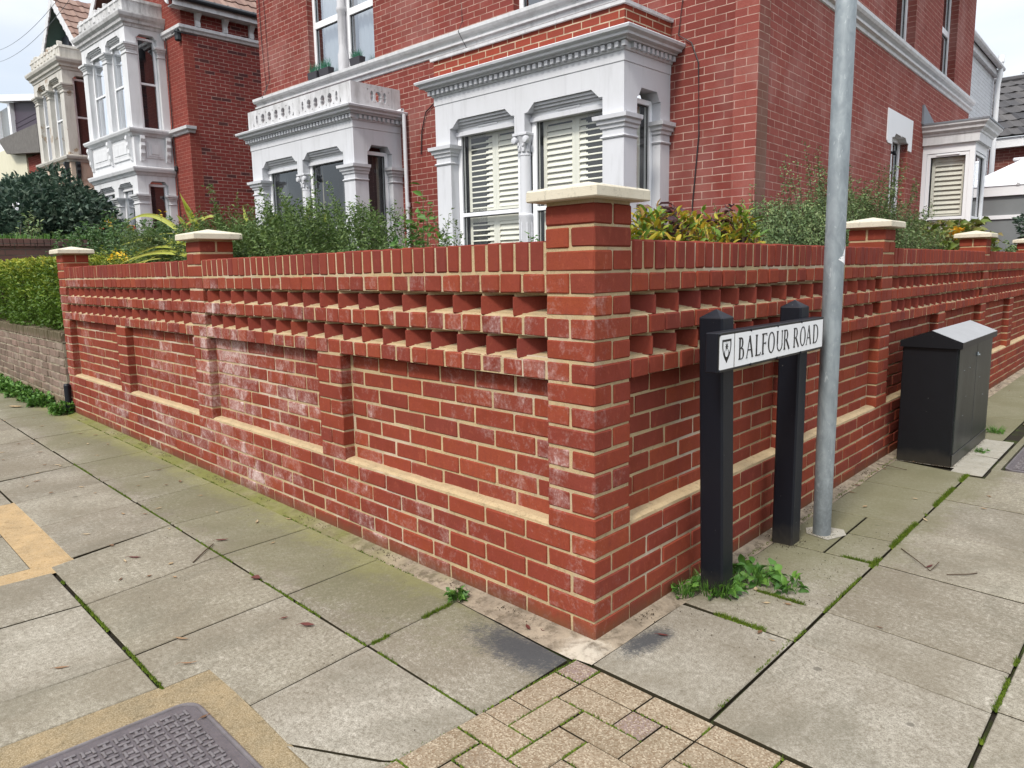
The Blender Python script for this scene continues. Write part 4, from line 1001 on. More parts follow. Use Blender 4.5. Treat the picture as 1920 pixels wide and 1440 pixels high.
# ------------------------------------------------------------------ building helpers
def wall_holes(mb, fr, a0, a1, c0, c1, b0, b1, holes, m=0):
    """brick wall as boxes around rectangular holes (ha0,ha1,hc0,hc1)"""
    A = sorted({a0, a1, *[h[0] for h in holes], *[h[1] for h in holes]})
    for x0, x1 in zip(A[:-1], A[1:]):
        hs = sorted([h for h in holes if h[0] < x1-1e-6 and h[1] > x0+1e-6], key=lambda h: h[2]); z = c0
        for h in hs:
            if h[2] > z+1e-6: mb.box(fr, x0, x1, b0, b1, z, h[2], m=m)
            z = max(z, h[3])
        if z < c1-1e-6: mb.box(fr, x0, x1, b0, b1, z, c1, m=m)
def window(parent, fr, a0, a1, z0, z1, b, transom=None, fw=.055, vert=None, back='room', kind=None, glass='glass', t2=.045, gk=True, depth=.07, slat=.062, vent=False, split=1, tilt=60):
    """upvc window filling an opening; b = out of the frame's front"""
    m1 = MB(); b0 = b-depth
    m1.cbox(fr, a0, a1, b0, b, z1-fw, z1, .004); m1.cbox(fr, a0, a1, b0, b, z0, z0+fw, .004)
    m1.cbox(fr, a0, a0+fw, b0, b-.001, z0, z1, .004); m1.cbox(fr, a1-fw, a1, b0, b-.001, z0, z1, .004)
    zs = [z0+fw]+([transom-t2/2, transom+t2/2] if transom else [])+[z1-fw]; xs = [a0+fw]+([vert-.025, vert+.025] if vert else [])+[a1-fw]
    if transom: m1.cbox(fr, a0+fw-.005, a1-fw+.005, b0, b-.003, transom-t2/2, transom+t2/2, .004)
    if vert: m1.cbox(fr, vert-.025, vert+.025, b0, b-.004, z0+fw-.005, z1-fw+.005, .004)
    if vent: c = (a0+a1)/2; m1.cbox(fr, c-.16, c+.16, b-.002, b+.018, z1-.036, z1-.016, .004)
    fo = m1.build('window_frame', M['upvc'], parent)
    mg = MB(); mk = MB()
    for i in range(0, len(zs), 2):
        for j in range(0, len(xs), 2):
            mg.add([fr(xs[j], b-.036, zs[i]), fr(xs[j+1], b-.036, zs[i]), fr(xs[j+1], b-.036, zs[i+1]), fr(xs[j], b-.036, zs[i+1])], [[0, 1, 2, 3]])
            if gk: mk.mold(fr, [(xs[j], 0)], [(0, 0)]) if False else None
            if gk:
                g_ = .010
                for (p, q, r_, s_) in ((xs[j], xs[j+1], zs[i], zs[i]+g_), (xs[j], xs[j+1], zs[i+1]-g_, zs[i+1]), (xs[j], xs[j]+g_, zs[i]+g_, zs[i+1]-g_), (xs[j+1]-g_, xs[j+1], zs[i]+g_, zs[i+1]-g_)):
                    mk.box(fr, p, q, b-.034, b-.026, r_, s_)
    mg.build('glass_pane', M[glass], parent, recalc=False)
    if gk: mk.build('glazing_gasket', M['gasket'], parent)
    if kind == 'shutter' or kind == 'shutter_tan':
        ms = MB(); mat = M[kind]; bb = b-.13
        for i in range(0, len(zs), 2):
            za, zb = zs[i]-.01, zs[i+1]+.01; w_ = (a1-a0-2*fw-.01)/split
            for k in range(split):
                xa, xb = a0+fw+.005+w_*k, a0+fw+.005+w_*(k+1); st = .048
                ms.box(fr, xa, xa+st, bb-.014, bb+.014, za, zb); ms.box(fr, xb-st, xb-.002, bb-.014, bb+.014, za, zb)
                ms.box(fr, xa+st, xb-st, bb-.013, bb+.013, zb-.075, zb); ms.box(fr, xa+st, xb-st, bb-.013, bb+.013, za, za+.06)
                z = za+.06+slat*.5; t_ = radians(tilt)
                while z < zb-.075:
                    hw = slat*.56; F2 = Fr(fr(0, bb, z), fr.X, fr.Y*cos(t_)-fr.Z*sin(t_), fr.Z*cos(t_)+fr.Y*sin(t_))
                    ms.cbox(F2, xa+st, xb-st, -hw, hw, -.005, .005, .003); z += slat
        ms.build('louvre_shutter', mat, parent)
    elif kind in ('curtain', 'curtain_dark'):
        ms = MB(); n = int((a1-a0)/.035); vs = []
        gaps = (a0+fw, a1-fw)
        for i in range(n+1):
            x = a0+fw+(a1-a0-2*fw)*i/n; d = .018*sin(i*1.7)+random.uniform(-.006, .006)
            vs += [fr(x, b-.16+d, z0+fw), fr(x, b-.16+d*.6, z1-fw)]
        keep = lambda i: not (kind == 'curtain_dark' and .32 < i/n < .95)
        ms.add(vs, [[2*i, 2*i+2, 2*i+3, 2*i+1] for i in range(n) if keep(i)]); ms.build('curtain', M[kind], parent, recalc=False, smooth=True)
    if back is None: return fo
    mr = MB(); mr.box(fr, a0, a1, b-.55, b-.50, z0, z1); mr.box(fr, a0-.01, a0, b-.52, b-depth-.002, z0, z1); mr.box(fr, a1, a1+.01, b-.52, b-depth-.002, z0, z1)
    mr.build('dim_interior', M[back], parent)
    return fo
def head(ops, zc, zs, zp, s0, s1, ztop, sh=.045, sl=.14):
    """outline (a,c) of a lintel with stepped shouldered heads over the openings (a0,a1)"""
    pts = [(s0, ztop), (s0, zc)]
    for a0, a1 in sorted(ops):
        w_ = a1-a0; k = min(1, w_/.8); pts += [(a0, zc), (a0, zs), (a0+sh*k, zs+.004), (a0+sl*k, zp), (a1-sl*k, zp), (a1-sh*k, zs+.004), (a1, zs), (a1, zc)]
    return pts+[(s1, zc), (s1, ztop)]
CAPP_ = [(0, -.215), (.012, -.212), (.020, -.200), (.012, -.188), (0, -.185), (0, -.125), (.018, -.118), (.022, -.092), (.042, -.080), (.046, -.052), (.072, -.038), (.076, 0), (0, .004)]
def capital(mb, fr, path, ztop, k=1.0, side=1):
    mb.mold(fr, path, [(d*k-(.002 if d == 0 else 0), ztop+z*k) for d, z in CAPP_], side)
CORN = [(0, -.16), (.03, -.155), (.035, -.135), (.035, -.105), (.055, -.10), (.10, -.095), (.105, -.06), (.125, -.05), (.15, -.02), (.16, 0), (0, .01)]
def bay_storey(parent, fr, s0, s1, d, zsill, ztop, cap, zs, zp, ops, ret, mat, name='bay_storey', column=True, pw=.25, wz=None, transom=None, kinds=None, glass='glass', zb=None, left_ret=True, gk=True, split=2, transoms_below=True, vent=False, retkind=None, capk=1.0, winlow=None):
    """one storey of a square bay: s0 = right side, s1 = left side (along), d = projection"""
    bw_ = .20; mb = MB(); zb = zsill-.6 if zb is None else zb
    # front lintel with shouldered openings
    mb.prism(fr, head(ops, cap, zs, zp, s0, s1, ztop), d-bw_, d)
    # dado below sill
    mb.box(fr, s0, s1, d-bw_, d, zb, zsill)
    mb.box(fr, s0, s0+bw_, 0, d-bw_, zb, zsill); mb.box(fr, s1-bw_, s1, 0, d-bw_, zb, zsill)
    ops = sorted(ops)
    # front piers
    mb.box(fr, s0, ops[0][0], d-bw_, d, zsill, cap); mb.box(fr, ops[-1][1], s1, d-bw_, d, zsill, cap)
    if not column:
        for (p, q) in zip(ops[:-1], ops[1:]): mb.box(fr, p[1], q[0], d-bw_, d, zsill, cap)
    # returns
    for s_, sg in ((s0, 1), (s1, -1)):
        X = fr.Y; Fq = Fr(fr(s_, 0, 0), fr.Y, fr.X*(1), fr.Z)      # a = out, b = along
        r0, r1 = ret
        ba, bb = (0.0, bw_) if sg == 1 else (-bw_, 0.0)
        mb.prism(Fq, head([(r0, r1)], cap, zs, zp, 0, d-bw_, ztop), ba, bb)
        mb.box(Fq, 0, r0, ba, bb, zsill, cap); mb.box(Fq, r1, d-bw_, ba, bb, zsill, cap)
    body = mb.build(name, mat, parent)
    # capitals
    r0, r1 = ret
    paths = [[(s0, r1), (s0, d), (ops[0][0], d), (ops[0][0], d-.12)], [(ops[-1][1], d-.12), (ops[-1][1], d), (s1, d), (s1, r1)], [(s0, 0.0), (s0, r0), (s0+.1, r0)], [(s1-.1, r0), (s1, r0), (s1, 0.0)]]
    if not column: paths += [[(p[1], d-.12), (p[1], d), (q[0], d), (q[0], d-.12)] for (p, q) in zip(ops[:-1], ops[1:])]
    for pa in paths: mc = MB(); capital(mc, fr, pa, cap, capk, -1); mc.build('pier_capital', mat, body)
    # moulded reveal inside the heads
    mr = MB()
    for (a0, a1) in ops:
        for k, (dz, db) in enumerate(((.0, .03), (.028, .055), (.052, .085))):
            sh = .03*k
            mr.box(fr, a0+.001, a1-.001, d-.16, d-db, zs-.045-dz*.0-.02*k, zs+.0-.02*k+.0) if k == 2 else None
            mr.prism(fr, [(a0+.13-sh*.6, zp-.001), (a1-.13+sh*.6, zp-.001), (a1-.05, zp-.03-dz), (a0+.05, zp-.03-dz)], d-.15-.002*k, d-db)
    mr.build('head_moulding', mat, body)
    if column:
        for (p, q) in zip(ops[:-1], ops[1:]):
            cx = (p[1]+q[0])/2; m1 = MB(); F = fr.at(cx, d-.095)
            m1.lathe(F, 0, 0, [(.080, zb+.5), (.080, 1.84), (.088, 1.86), (.088, 1.885), (.068, 1.90), (.066, 1.92), (.064, cap-.24), (.070, cap-.235), (.070, cap-.222), (.062, cap-.215)], 24)
            for i in range(8):
                a = 2*pi*i/8; m1.box(Fr(F(.080*cos(a), .080*sin(a), 0), (F.X*cos(a)+F.Y*sin(a)), (F.Y*cos(a)-F.X*sin(a))), -.002, .004, -.010, .010, 1.2, 1.80)
            m1.build('round_column', mat, body, smooth=True)
            m1 = MB(); m1.lathe(F, 0, 0, [(.062, cap-.22), (.064, cap-.15), (.075, cap-.09), (.095, cap-.045), (.10, cap-.03)], 20)
            m1.cbox(F, -.105, .105, -.105, .105, cap-.032, cap-.002, .004)
            for sx, sy in ((1, 1), (-1, 1), (1, -1), (-1, -1)):
                G = Fr(F(sx*.082, sy*.082, cap-.075), F.X, F.Z, F.Y)
                m1.lathe(G, 0, 0, [(.010, -.028), (.033, -.024), (.040, -.010), (.040, .010), (.033, .024), (.010, .028)], 14)
            for i in range(8):
                a = 2*pi*i/8+.39; G = Fr(F(.070*cos(a), .070*sin(a), 0), (F.X*cos(a)+F.Y*sin(a)), (F.Y*cos(a)-F.X*sin(a)))
                m1.cbox(G, -.008, .014, -.018, .018, cap-.20, cap-.13, .006); m1.cbox(G, .006, .026, -.014, .014, cap-.145, cap-.115, .006)
            m1.build('carved_capital', mat, body, smooth=True)
    wz = winlow if winlow is not None else zsill
    for i, (a0, a1) in enumerate(ops):
        window(body, fr, a0+.004, a1-.004, wz, zs+.02, d-.115, transom, .06, kind=(kinds or [None]*9)[i], glass=glass, gk=gk, split=split, vent=vent)
    for s_, sg in ((s0, 1), (s1, -1)):
        Fq = Fr(fr(s_, 0, 0), fr.Y, -fr.X*sg, fr.Z)
        window(body, Fq, ret[0]+.004, ret[1]-.02, wz, zs+.02, -.095, transom, .05, kind=retkind, glass=glass, gk=gk, split=1)
    return body

# ------------------------------------------------------------------ main corner house
house = thing('brick_house', 'two-storey red brick corner house with pale grey bay windows right behind the garden wall', 'house', FH)
F0 = Fr()
Wn = Matrix(((U.x, NN.x, 0), (U.y, NN.y, 0), (0, 0, 1))).inverted()
def loc(v): return Wn @ Vector(v)
FS = Fr((0, 0, 0), loc(SU), loc(SN))               # side wall frame inside the house frame: along, outward
HT = 7.4
mb = MB(); UW = (5.915, 7.645); UW2 = (1.25, 3.142)
wall_holes(mb, F0, 0.0, 9.21, 0, HT, -.24, 0, [(UW[0], UW[1], 4.33, 6.35), (UW2[0], UW2[1], 4.33, 6.35), (1.0, 3.64, .5, 3.3), (5.42, 8.14, .5, 3.3)])
mb.build('front_wall', M['house_brick'], house)
mb = MB(); wall_holes(mb, FS, 0.0, 10.05, 0, HT, -.24, .001, [(4.72, 5.64, 1.0, 3.14), (4.62, 5.70, 4.33, 6.3), (7.40, 8.56, 4.33, 6.3)])
mb.build('side_wall', M['house_side_brick'], house)
mb = MB(); mb.box(F0, 9.0, 9.21, -10, -.24, 0, HT); mb.build('party_wall', M['nb_side_brick'], house)
# roof (out of the picture, above)
mb = MB(); A = [(-.4, .4), (9.6, .4), (9.6, -10.4), (-.8, -10.4)]
mb.add([F0(x, y, HT) for x, y in A]+[F0(3.5, -5, HT+3), F0(6, -5, HT+3)], [[0, 1, 5, 4], [1, 2, 5], [2, 3, 4, 5], [3, 0, 4], [0, 1, 2, 3]])
mb.build('roof', M['tile_dark'], house)
# string course
SCP = [(0, -.215), (.018, -.205), (.022, -.165), (.060, -.150), (.064, -.125), (.030, -.110), (.034, -.085), (.085, -.070), (.105, -.040), (.110, 0), (0, .018)]
SCP = [(d-(.002 if d == 0 else 0), 4.325+z) for d, z in SCP]
cS = FS(10.05, .0, 0)
mb = MB(); mb.mold(F0, [(9.36, -.0), (0.0, 0.0), cS[:2]], SCP, 1)
mb.build('string_course', M['string'], house)
# bays
OPS_R = [(1.205, 2.244), (2.394, 3.437)]; OPS_L = [(5.645, 6.690), (6.840, 7.885)]
for (nm, s0, s1, ops, kinds, rk) in (('right', .950, 3.690, OPS_R, ['shutter', 'shutter'], 'shutter'), ('left', 5.385, 8.185, OPS_L, ['curtain_dark', 'curtain_dark'], 'curtain_dark')):
    b = bay_storey(house, F0, s0, s1, .822, .90, 3.34, 2.755, 2.945, 3.035, ops, (.175, .60), M['render_white'], 'bay_window', True, transom=1.945, kinds=kinds, zb=.2, vent=(nm == 'right'), retkind=rk)
    pth = [(s0, 0), (s0, .822), (s1, .822), (s1, 0)]
    m1 = MB(); m1.mold(F0, pth, [(0, 3.235), (.008, 3.240), (.008, 3.345), (0, 3.35)], -1); m1.build('frieze_band', M['render_white'], b)
    m1 = MB(); CR = [(0, -.175), (.022, -.170), (.030, -.150), (.030, -.098), (.078, -.096), (.080, -.078), (.128, -.070), (.132, -.048), (.168, -.028), (.176, -.004), (.170, .004), (0, .022)]
    CR = [(d-(.002 if d == 0 else 0), 3.505+z) for d, z in CR]
    m1.mold(F0, pth, CR, -1); m1.build('cornice', M['render_white'], b)
    m1 = MB(); zc0, zc1 = 3.355, 3.402
    nD = int((s1-s0+.06)/.078)
    for i in range(nD+1):
        x = s0-.055+i*(s1-s0+.11-.042)/nD; m1.box(F0, x, x+.042, .822+.02, .822+.066, zc0, zc1)
    nD = int(.80/.078)
    for sx, sg in ((s0, -1), (s1, 1)):
        for i in range(nD):
            y = .01+i*.078; m1.box(F0, min(sx+sg*.02, sx+sg*.066), max(sx+sg*.02, sx+sg*.066), y, y+.042, zc0, zc1)
    m1.build('dentils', M['render_white'], b)
    if nm == 'right':
        m1 = MB(); m1.mold(F0, pth, [(-.21, 3.50), (-.0, 3.50), (-.0, 3.745), (-.21, 3.745)], -1); m1.build('parapet', M['parapet_brick'], b)
        m1 = MB(); m1.mold(F0, pth, [(-.23, 3.745), (.030, 3.745), (.034, 3.775), (-.23, 3.79)], -1); m1.build('parapet_coping', M['string'], b)
        m1 = MB(); m1.box(F0, s0+.2, s1-.2, 0, .62, 3.45, 3.52); m1.build('flat_roof', M['lead'], b)
    else:
        m1 = MB(); z0, z1 = 3.515, 3.835; o0, o1 = .775, .835
        def pan(fr, a0, a1, n, b0, b1):
            w_ = (a1-a0)/n
            for i in range(n):
                c = a0+w_*(i+.5); cz = 3.685; hp = []
                half = (i in (0, n-1)) and n > 2
                for k in range(28):
                    t = 2*pi*k/28; rx = .056 if not half else .030; rz = .072; q = 1-.30*abs(cos(t))**6*0
                    rr = 1-.22*(abs(sin(2*t))**.8)*0
                    px = rx*cos(t)*(1-.28*math.exp(-(sin(t)/.22)**2)); pz = rz*sin(t)
                    if half: px += (.012 if i == 0 else -.012)
                    hp.append((c+px, cz+pz))
                m1.cell(fr, c-w_/2, c+w_/2, 3.60, 3.775, b0, b1, hp)
            m1.box(fr, a0, a1, b0, b1, z0, 3.60); m1.box(fr, a0, a1, b0, b1, 3.775, z1)
        mid = (s0+s1)/2; f0, f1 = s0-.012, s1+.012
        for (x0, x1) in ((f0, f0+.24), (mid-.10, mid+.05), (f1-.16, f1)): m1.box(F0, x0, x1, o0, o1, z0, z1)
        pan(F0, f0+.24, mid-.10, 6, o0, o1); pan(F0, mid+.05, f1-.16, 6, o0, o1)
        for sx, sg in ((f0, 1), (f1, -1)):
            Fq = Fr(F0(sx, 0, 0), F0.Y, F0.X); b0, b1 = (0, .06) if sg == 1 else (-.06, 0)
            m1.box(Fq, 0, .20, b0, b1, z0, z1); m1.box(Fq, .56, o0, b0, b1, z0, z1); pan(Fq, .20, .56, 3, b0, b1)
        m1.build('balustrade', M['balustrade'], b)
        m1 = MB(); m1.box(F0, s0+.1, s1-.1, 0, .74, 3.45, 3.53); m1.build('flat_roof', M['lead'], b)
# upper windows
for (a0, a1) in (UW, UW2):
    c = (a0+a1)/2
    for (p, q) in ((c+.07, a1), (a0, c-.07)):
        window(house, F0, p, q, 4.335, 6.35, -.10, 5.20, .062, kind='curtain' if a0 > 5 else None, vent=False, glass='glass_bright', t2=.10)
    m1 = MB(); m1.box(F0, c-.085, c+.085, -.20, -.10, 4.335, 6.35)
    F = F0.at(c, -.055); m1.lathe(F, 0, 0, [(.085, 4.335), (.085, 4.60), (.072, 4.63), (.072, 4.66), (.064, 4.68), (.062, 5.20), (.078, 5.23), (.078, 5.27), (.064, 5.30), (.060, 6.3)], 22)
    for i in range(8):
        t = 2*pi*i/8; m1.box(Fr(F(.0625*cos(t), .0625*sin(t), 0), (F.X*cos(t)+F.Y*sin(t)), (F.Y*cos(t)-F.X*sin(t))), -.004, .0025, -.007, .007, 4.74, 5.14)
    m1.build('window_column', M['column'], house, smooth=True)
# planters on the window ledge
for (p, q, lab) in ((7.33, 7.60, 'left'), (7.00, 7.27, 'middle'), (6.18, 6.44, 'right')):
    t_ = thing('window_planter', {'left': 'charcoal planter box of blue-green grass at the left end of the upper window ledge', 'middle': 'charcoal planter box of blue-green grass just left of the grey upper window column', 'right': 'charcoal planter box of short green grass on the ledge right of the upper window column'}[lab], 'planter', FH.at((p+q)/2, .03, 4.345), group='planters on the upper window ledge')
    h = (q-p)/2; m1 = MB(); m1.add([(x*k, y*k, z) for k, z in ((.9, 0), (1, .105)) for x, y in ((-h, -.055), (h, -.055), (h, .055), (-h, .055))]+[(x*.9, y*.9, .09) for x, y in ((-h, -.055), (h, -.055), (h, .055), (-h, .055))], [[0, 1, 2, 3], [0, 1, 5, 4], [1, 2, 6, 5], [2, 3, 7, 6], [3, 0, 4, 7], [4, 5, 9, 8], [5, 6, 10, 9], [6, 7, 11, 10], [7, 4, 8, 11], [8, 9, 10, 11]])
    m1.build('planter_box', M['planter'], t_, recalc=False)
    m1 = MB()
    for i in range(120):
        x, y = random.uniform(-h*.85, h*.85), random.uniform(-.04, .04); hh = random.uniform(.07, .20 if lab != 'right' else .16); dx, dy = random.uniform(-.09, .09), random.uniform(-.07, .07); w_ = .0035
        m1.add([(x-w_, y, .09), (x+w_, y, .09), (x+dx*.5+w_*.7, y+dy*.5, .09+hh*.7), (x+dx*.5-w_*.7, y+dy*.5, .09+hh*.7), (x+dx, y+dy, .09+hh*.95)], [[0, 1, 2, 3], [3, 2, 4]])
    m1.build('grass_tuft', M['plantgreen'], t_, recalc=False)
# downpipe between the bays, cables
m1 = MB(); m1.tube([F0(5.35, .08, 3.52), F0(5.235, .08, 3.53), F0(5.215, .07, 3.47), F0(5.21, .06, .2)], .028, 12); m1.tube([F0(5.21, .06, 2.2), F0(5.21, .06, 2.26)], .036, 12)
m1.build('downpipe', M['render_white'], house, smooth=True)
m1 = MB()
def cab_(pts, r=.006): m1 = MB(); m1.tube([F0(*p) for p in pts], r, 6); m1.build('cable', M['cable'], house)
cab_([(3.95, .02, 3.70), (4.45, .02, 3.62), (4.80, .02, 3.45), (4.90, .02, 3.2), (4.93, .02, 2.9)], .008)
cab_([(4.05, .015, 5.9), (4.07, .015, 5.0), (4.03, .015, 4.45), (4.0, .12, 4.3), (3.95, .02, 4.1)], .004)
cab_([(9.10, .015, 6.2), (9.08, .015, 5.2), (9.02, .015, 4.5), (9.0, .12, 4.3)], .006); cab_([(8.98, .015, 6.5), (8.92, .015, 5.6), (8.90, .015, 4.6), (8.9, .12, 4.33)], .005)
cab_([(.52, .015, 5.6), (.55, .015, 4.6), (.62, .10, 4.28), (.80, .02, 4.0), (.85, .02, 3.6), (.70, .02, 3.5), (.62, .018, 3.3), (.60, .018, 2.6), (.66, .018, 1.9), (.62, .018, 1.3)], .006)
# side elevation: lintel, windows
SD = 'house_side_brick'
m1 = MB(); LT = [(4.50, 2.96), (4.46, 2.99), (4.46, 3.42), (5.85, 3.42), (5.83, 2.96), (5.64, 2.96), (5.64, 3.06), (5.52, 3.07), (5.46, 3.125), (5.22, 3.125), (5.20, 3.10), (5.16, 3.125), (4.90, 3.125), (4.84, 3.07), (4.72, 3.06), (4.72, 2.96)]
m1.prism(FS, LT, -.20, .012); m1.build('painted_lintel', M['upvc'], house)
window(house, FS, 4.73, 5.63, 1.0, 3.135, -.10, None, .075, vert=5.2, glass='glass')
for (a0, a1) in ((4.62, 5.70), (7.40, 8.56)): window(house, FS, a0+.01, a1-.01, 4.33, 6.29, -.12, 5.24, .055, kind='curtain_dark', glass='glass', t2=.10)
m1 = MB(); F = FS.at(5.0, -.10); m1.cbox(F, -.02, .02, -.02, .05, 2.86, 2.90, .006); m1.lathe(Fr(F(.0, .05, 2.87), FS.X, FS.Z, FS.Y), 0, 0, [(.015, 0), (.03, .02), (.034, .06)], 12); m1.build('security_light', M['gasket'], house, smooth=True)
# side bay
s0, s1, d = 6.61, 7.62, .73
bd = MB(); bd.box(FS, s0, s1, 0, d, .2, .95); bd.box(FS, s0, s1, 0, d, 3.0, 3.15)
bd.box(FS, s0, s0+.06, 0, .06, .95, 3.0); bd.box(FS, s0, s0+.07, d-.07, d, .95, 3.0); bd.box(FS, s1-.07, s1, d-.07, d, .95, 3.0); bd.box(FS, s1-.10, s1, 0, .1, .95, 3.0)
sb = bd.build('side_bay_window', M['upvc'], house)
FN = Fr(FS(s0, 0, 0), FS.Y, -FS.X)                 # near face of that bay: a = out from the wall
window(sb, FN, .062, d-.072, .96, 2.995, -.01, 1.985, .055, kind='shutter_tan', glass='glass', slat=.075, vent=True)
FF = FS.at(0, 0)
window(sb, FS, s0+.075, s1-.075, .96, 2.995, d-.01, 1.985, .045, kind=None, glass='glass', back=None)
m1 = MB(); pth = [(s0, 0), (s0, d), (s1, d), (s1, 0)]
m1.mold(FS, pth, [(-.002, 3.125), (.055, 3.13), (.060, 3.255), (.075, 3.265), (.080, 3.29), (.130, 3.325), (.135, 3.355), (.175, 3.395), (.180, 3.425), (-.002, 3.44)], -1)
m1.build('bay_cornice', M['string'], sb)
m1 = MB(); m1.box(FS, s0-.19, s1+.19, 0, d+.19, 3.426, 3.452); m1.prism(FS, [(s0-.22, 3.45), (s0-.22, 3.74), (s0-.18, 3.74), (s0+.95, 3.45)], 0, .03)
m1.build('lead_roof', M['lead'], sb)
# ------------------------------------------------------------------ whitewashed rear wing with gutter and downpipe
mb = MB(); mb.box(FS, 10.05, 14.15, -4.5, -.25, 0, 5.62); rw = mb.build('rear_wing', M['white_brick'], house)
mb = MB(); mb.box(FS, 10.0, 14.2, -.25, -.17, 5.52, 5.66); mb.tube([FS(10.05, -.10, 5.70), FS(14.2, -.10, 5.70)], .06, 10); mb.build('gutter', M['string'], rw)
mb = MB(); mb.tube([FS(13.9, -.10, 5.95), FS(13.9, -.10, 5.55), FS(13.95, -.14, 5.3), FS(13.95, -.14, 0)], .055, 12); mb.tube([FS(13.9, -.10, 5.80), FS(13.9, -.10, 5.95)], .07, 12); mb.build('soil_pipe', M['upvc'], rw, smooth=True)
mb = MB(); mb.add([FS(10.0, -.1, 5.7), FS(14.2, -.1, 5.7), FS(14.2, -3, 6.6), FS(10, -3, 6.6)], [[0, 1, 2, 3]]); mb.build('wing_roof', M['tile_dark'], rw, recalc=False)
mb = MB(); mb.box(FS, 14.2, 14.9, -2.2, -.9, 5.0, 6.35); mb.build('chimney', M['dark_brick'], rw)

# ------------------------------------------------------------------ tiled roof helper
def tiles(name, parent, A, B, C, D, pitch, mat, wave=.012, cols=.30):
    """A-B eave, D-C ridge; overlapping rolled tiles as strips"""
    A, B, C, D = map(Vector, (A, B, C, D)); n = (B-A).cross(D-A).normalized()
    if n.z < 0: n = -n
    rows = max(1, int((D-A).length/pitch)); mb = MB()
    for r in range(rows):
        f0, f1 = r/rows, (r+1.18)/rows
        L0, R0 = A.lerp(D, f0), B.lerp(C, f0); L1, R1 = A.lerp(D, min(f1, 1)), B.lerp(C, min(f1, 1))
        nc = max(1, int((R0-L0).length/cols)); sub = 4
        for c in range(nc):
            vs = []
            for k in range(sub+1):
                u = (c+k/sub)/nc; h = wave*2.2*max(0, sin(2*pi*(k/sub)))**1.0
                vs += [tuple(L0.lerp(R0, u)+n*(h+.030)), tuple(L1.lerp(R1, u)+n*(h*.9+.002)), tuple(L0.lerp(R0, u)+n*(h+.004))]
            fs = []
            for k in range(sub): fs += [[3*k, 3*k+3, 3*k+4, 3*k+1], [3*k, 3*k+3, 3*k+5, 3*k+2]]
            mb.add(vs, fs)
    mb.add([tuple(A-n*.02), tuple(B-n*.02), tuple(C-n*.02), tuple(D-n*.02)], [[0, 1, 2, 3]])
    return mb.build(name, mat, parent, recalc=False)

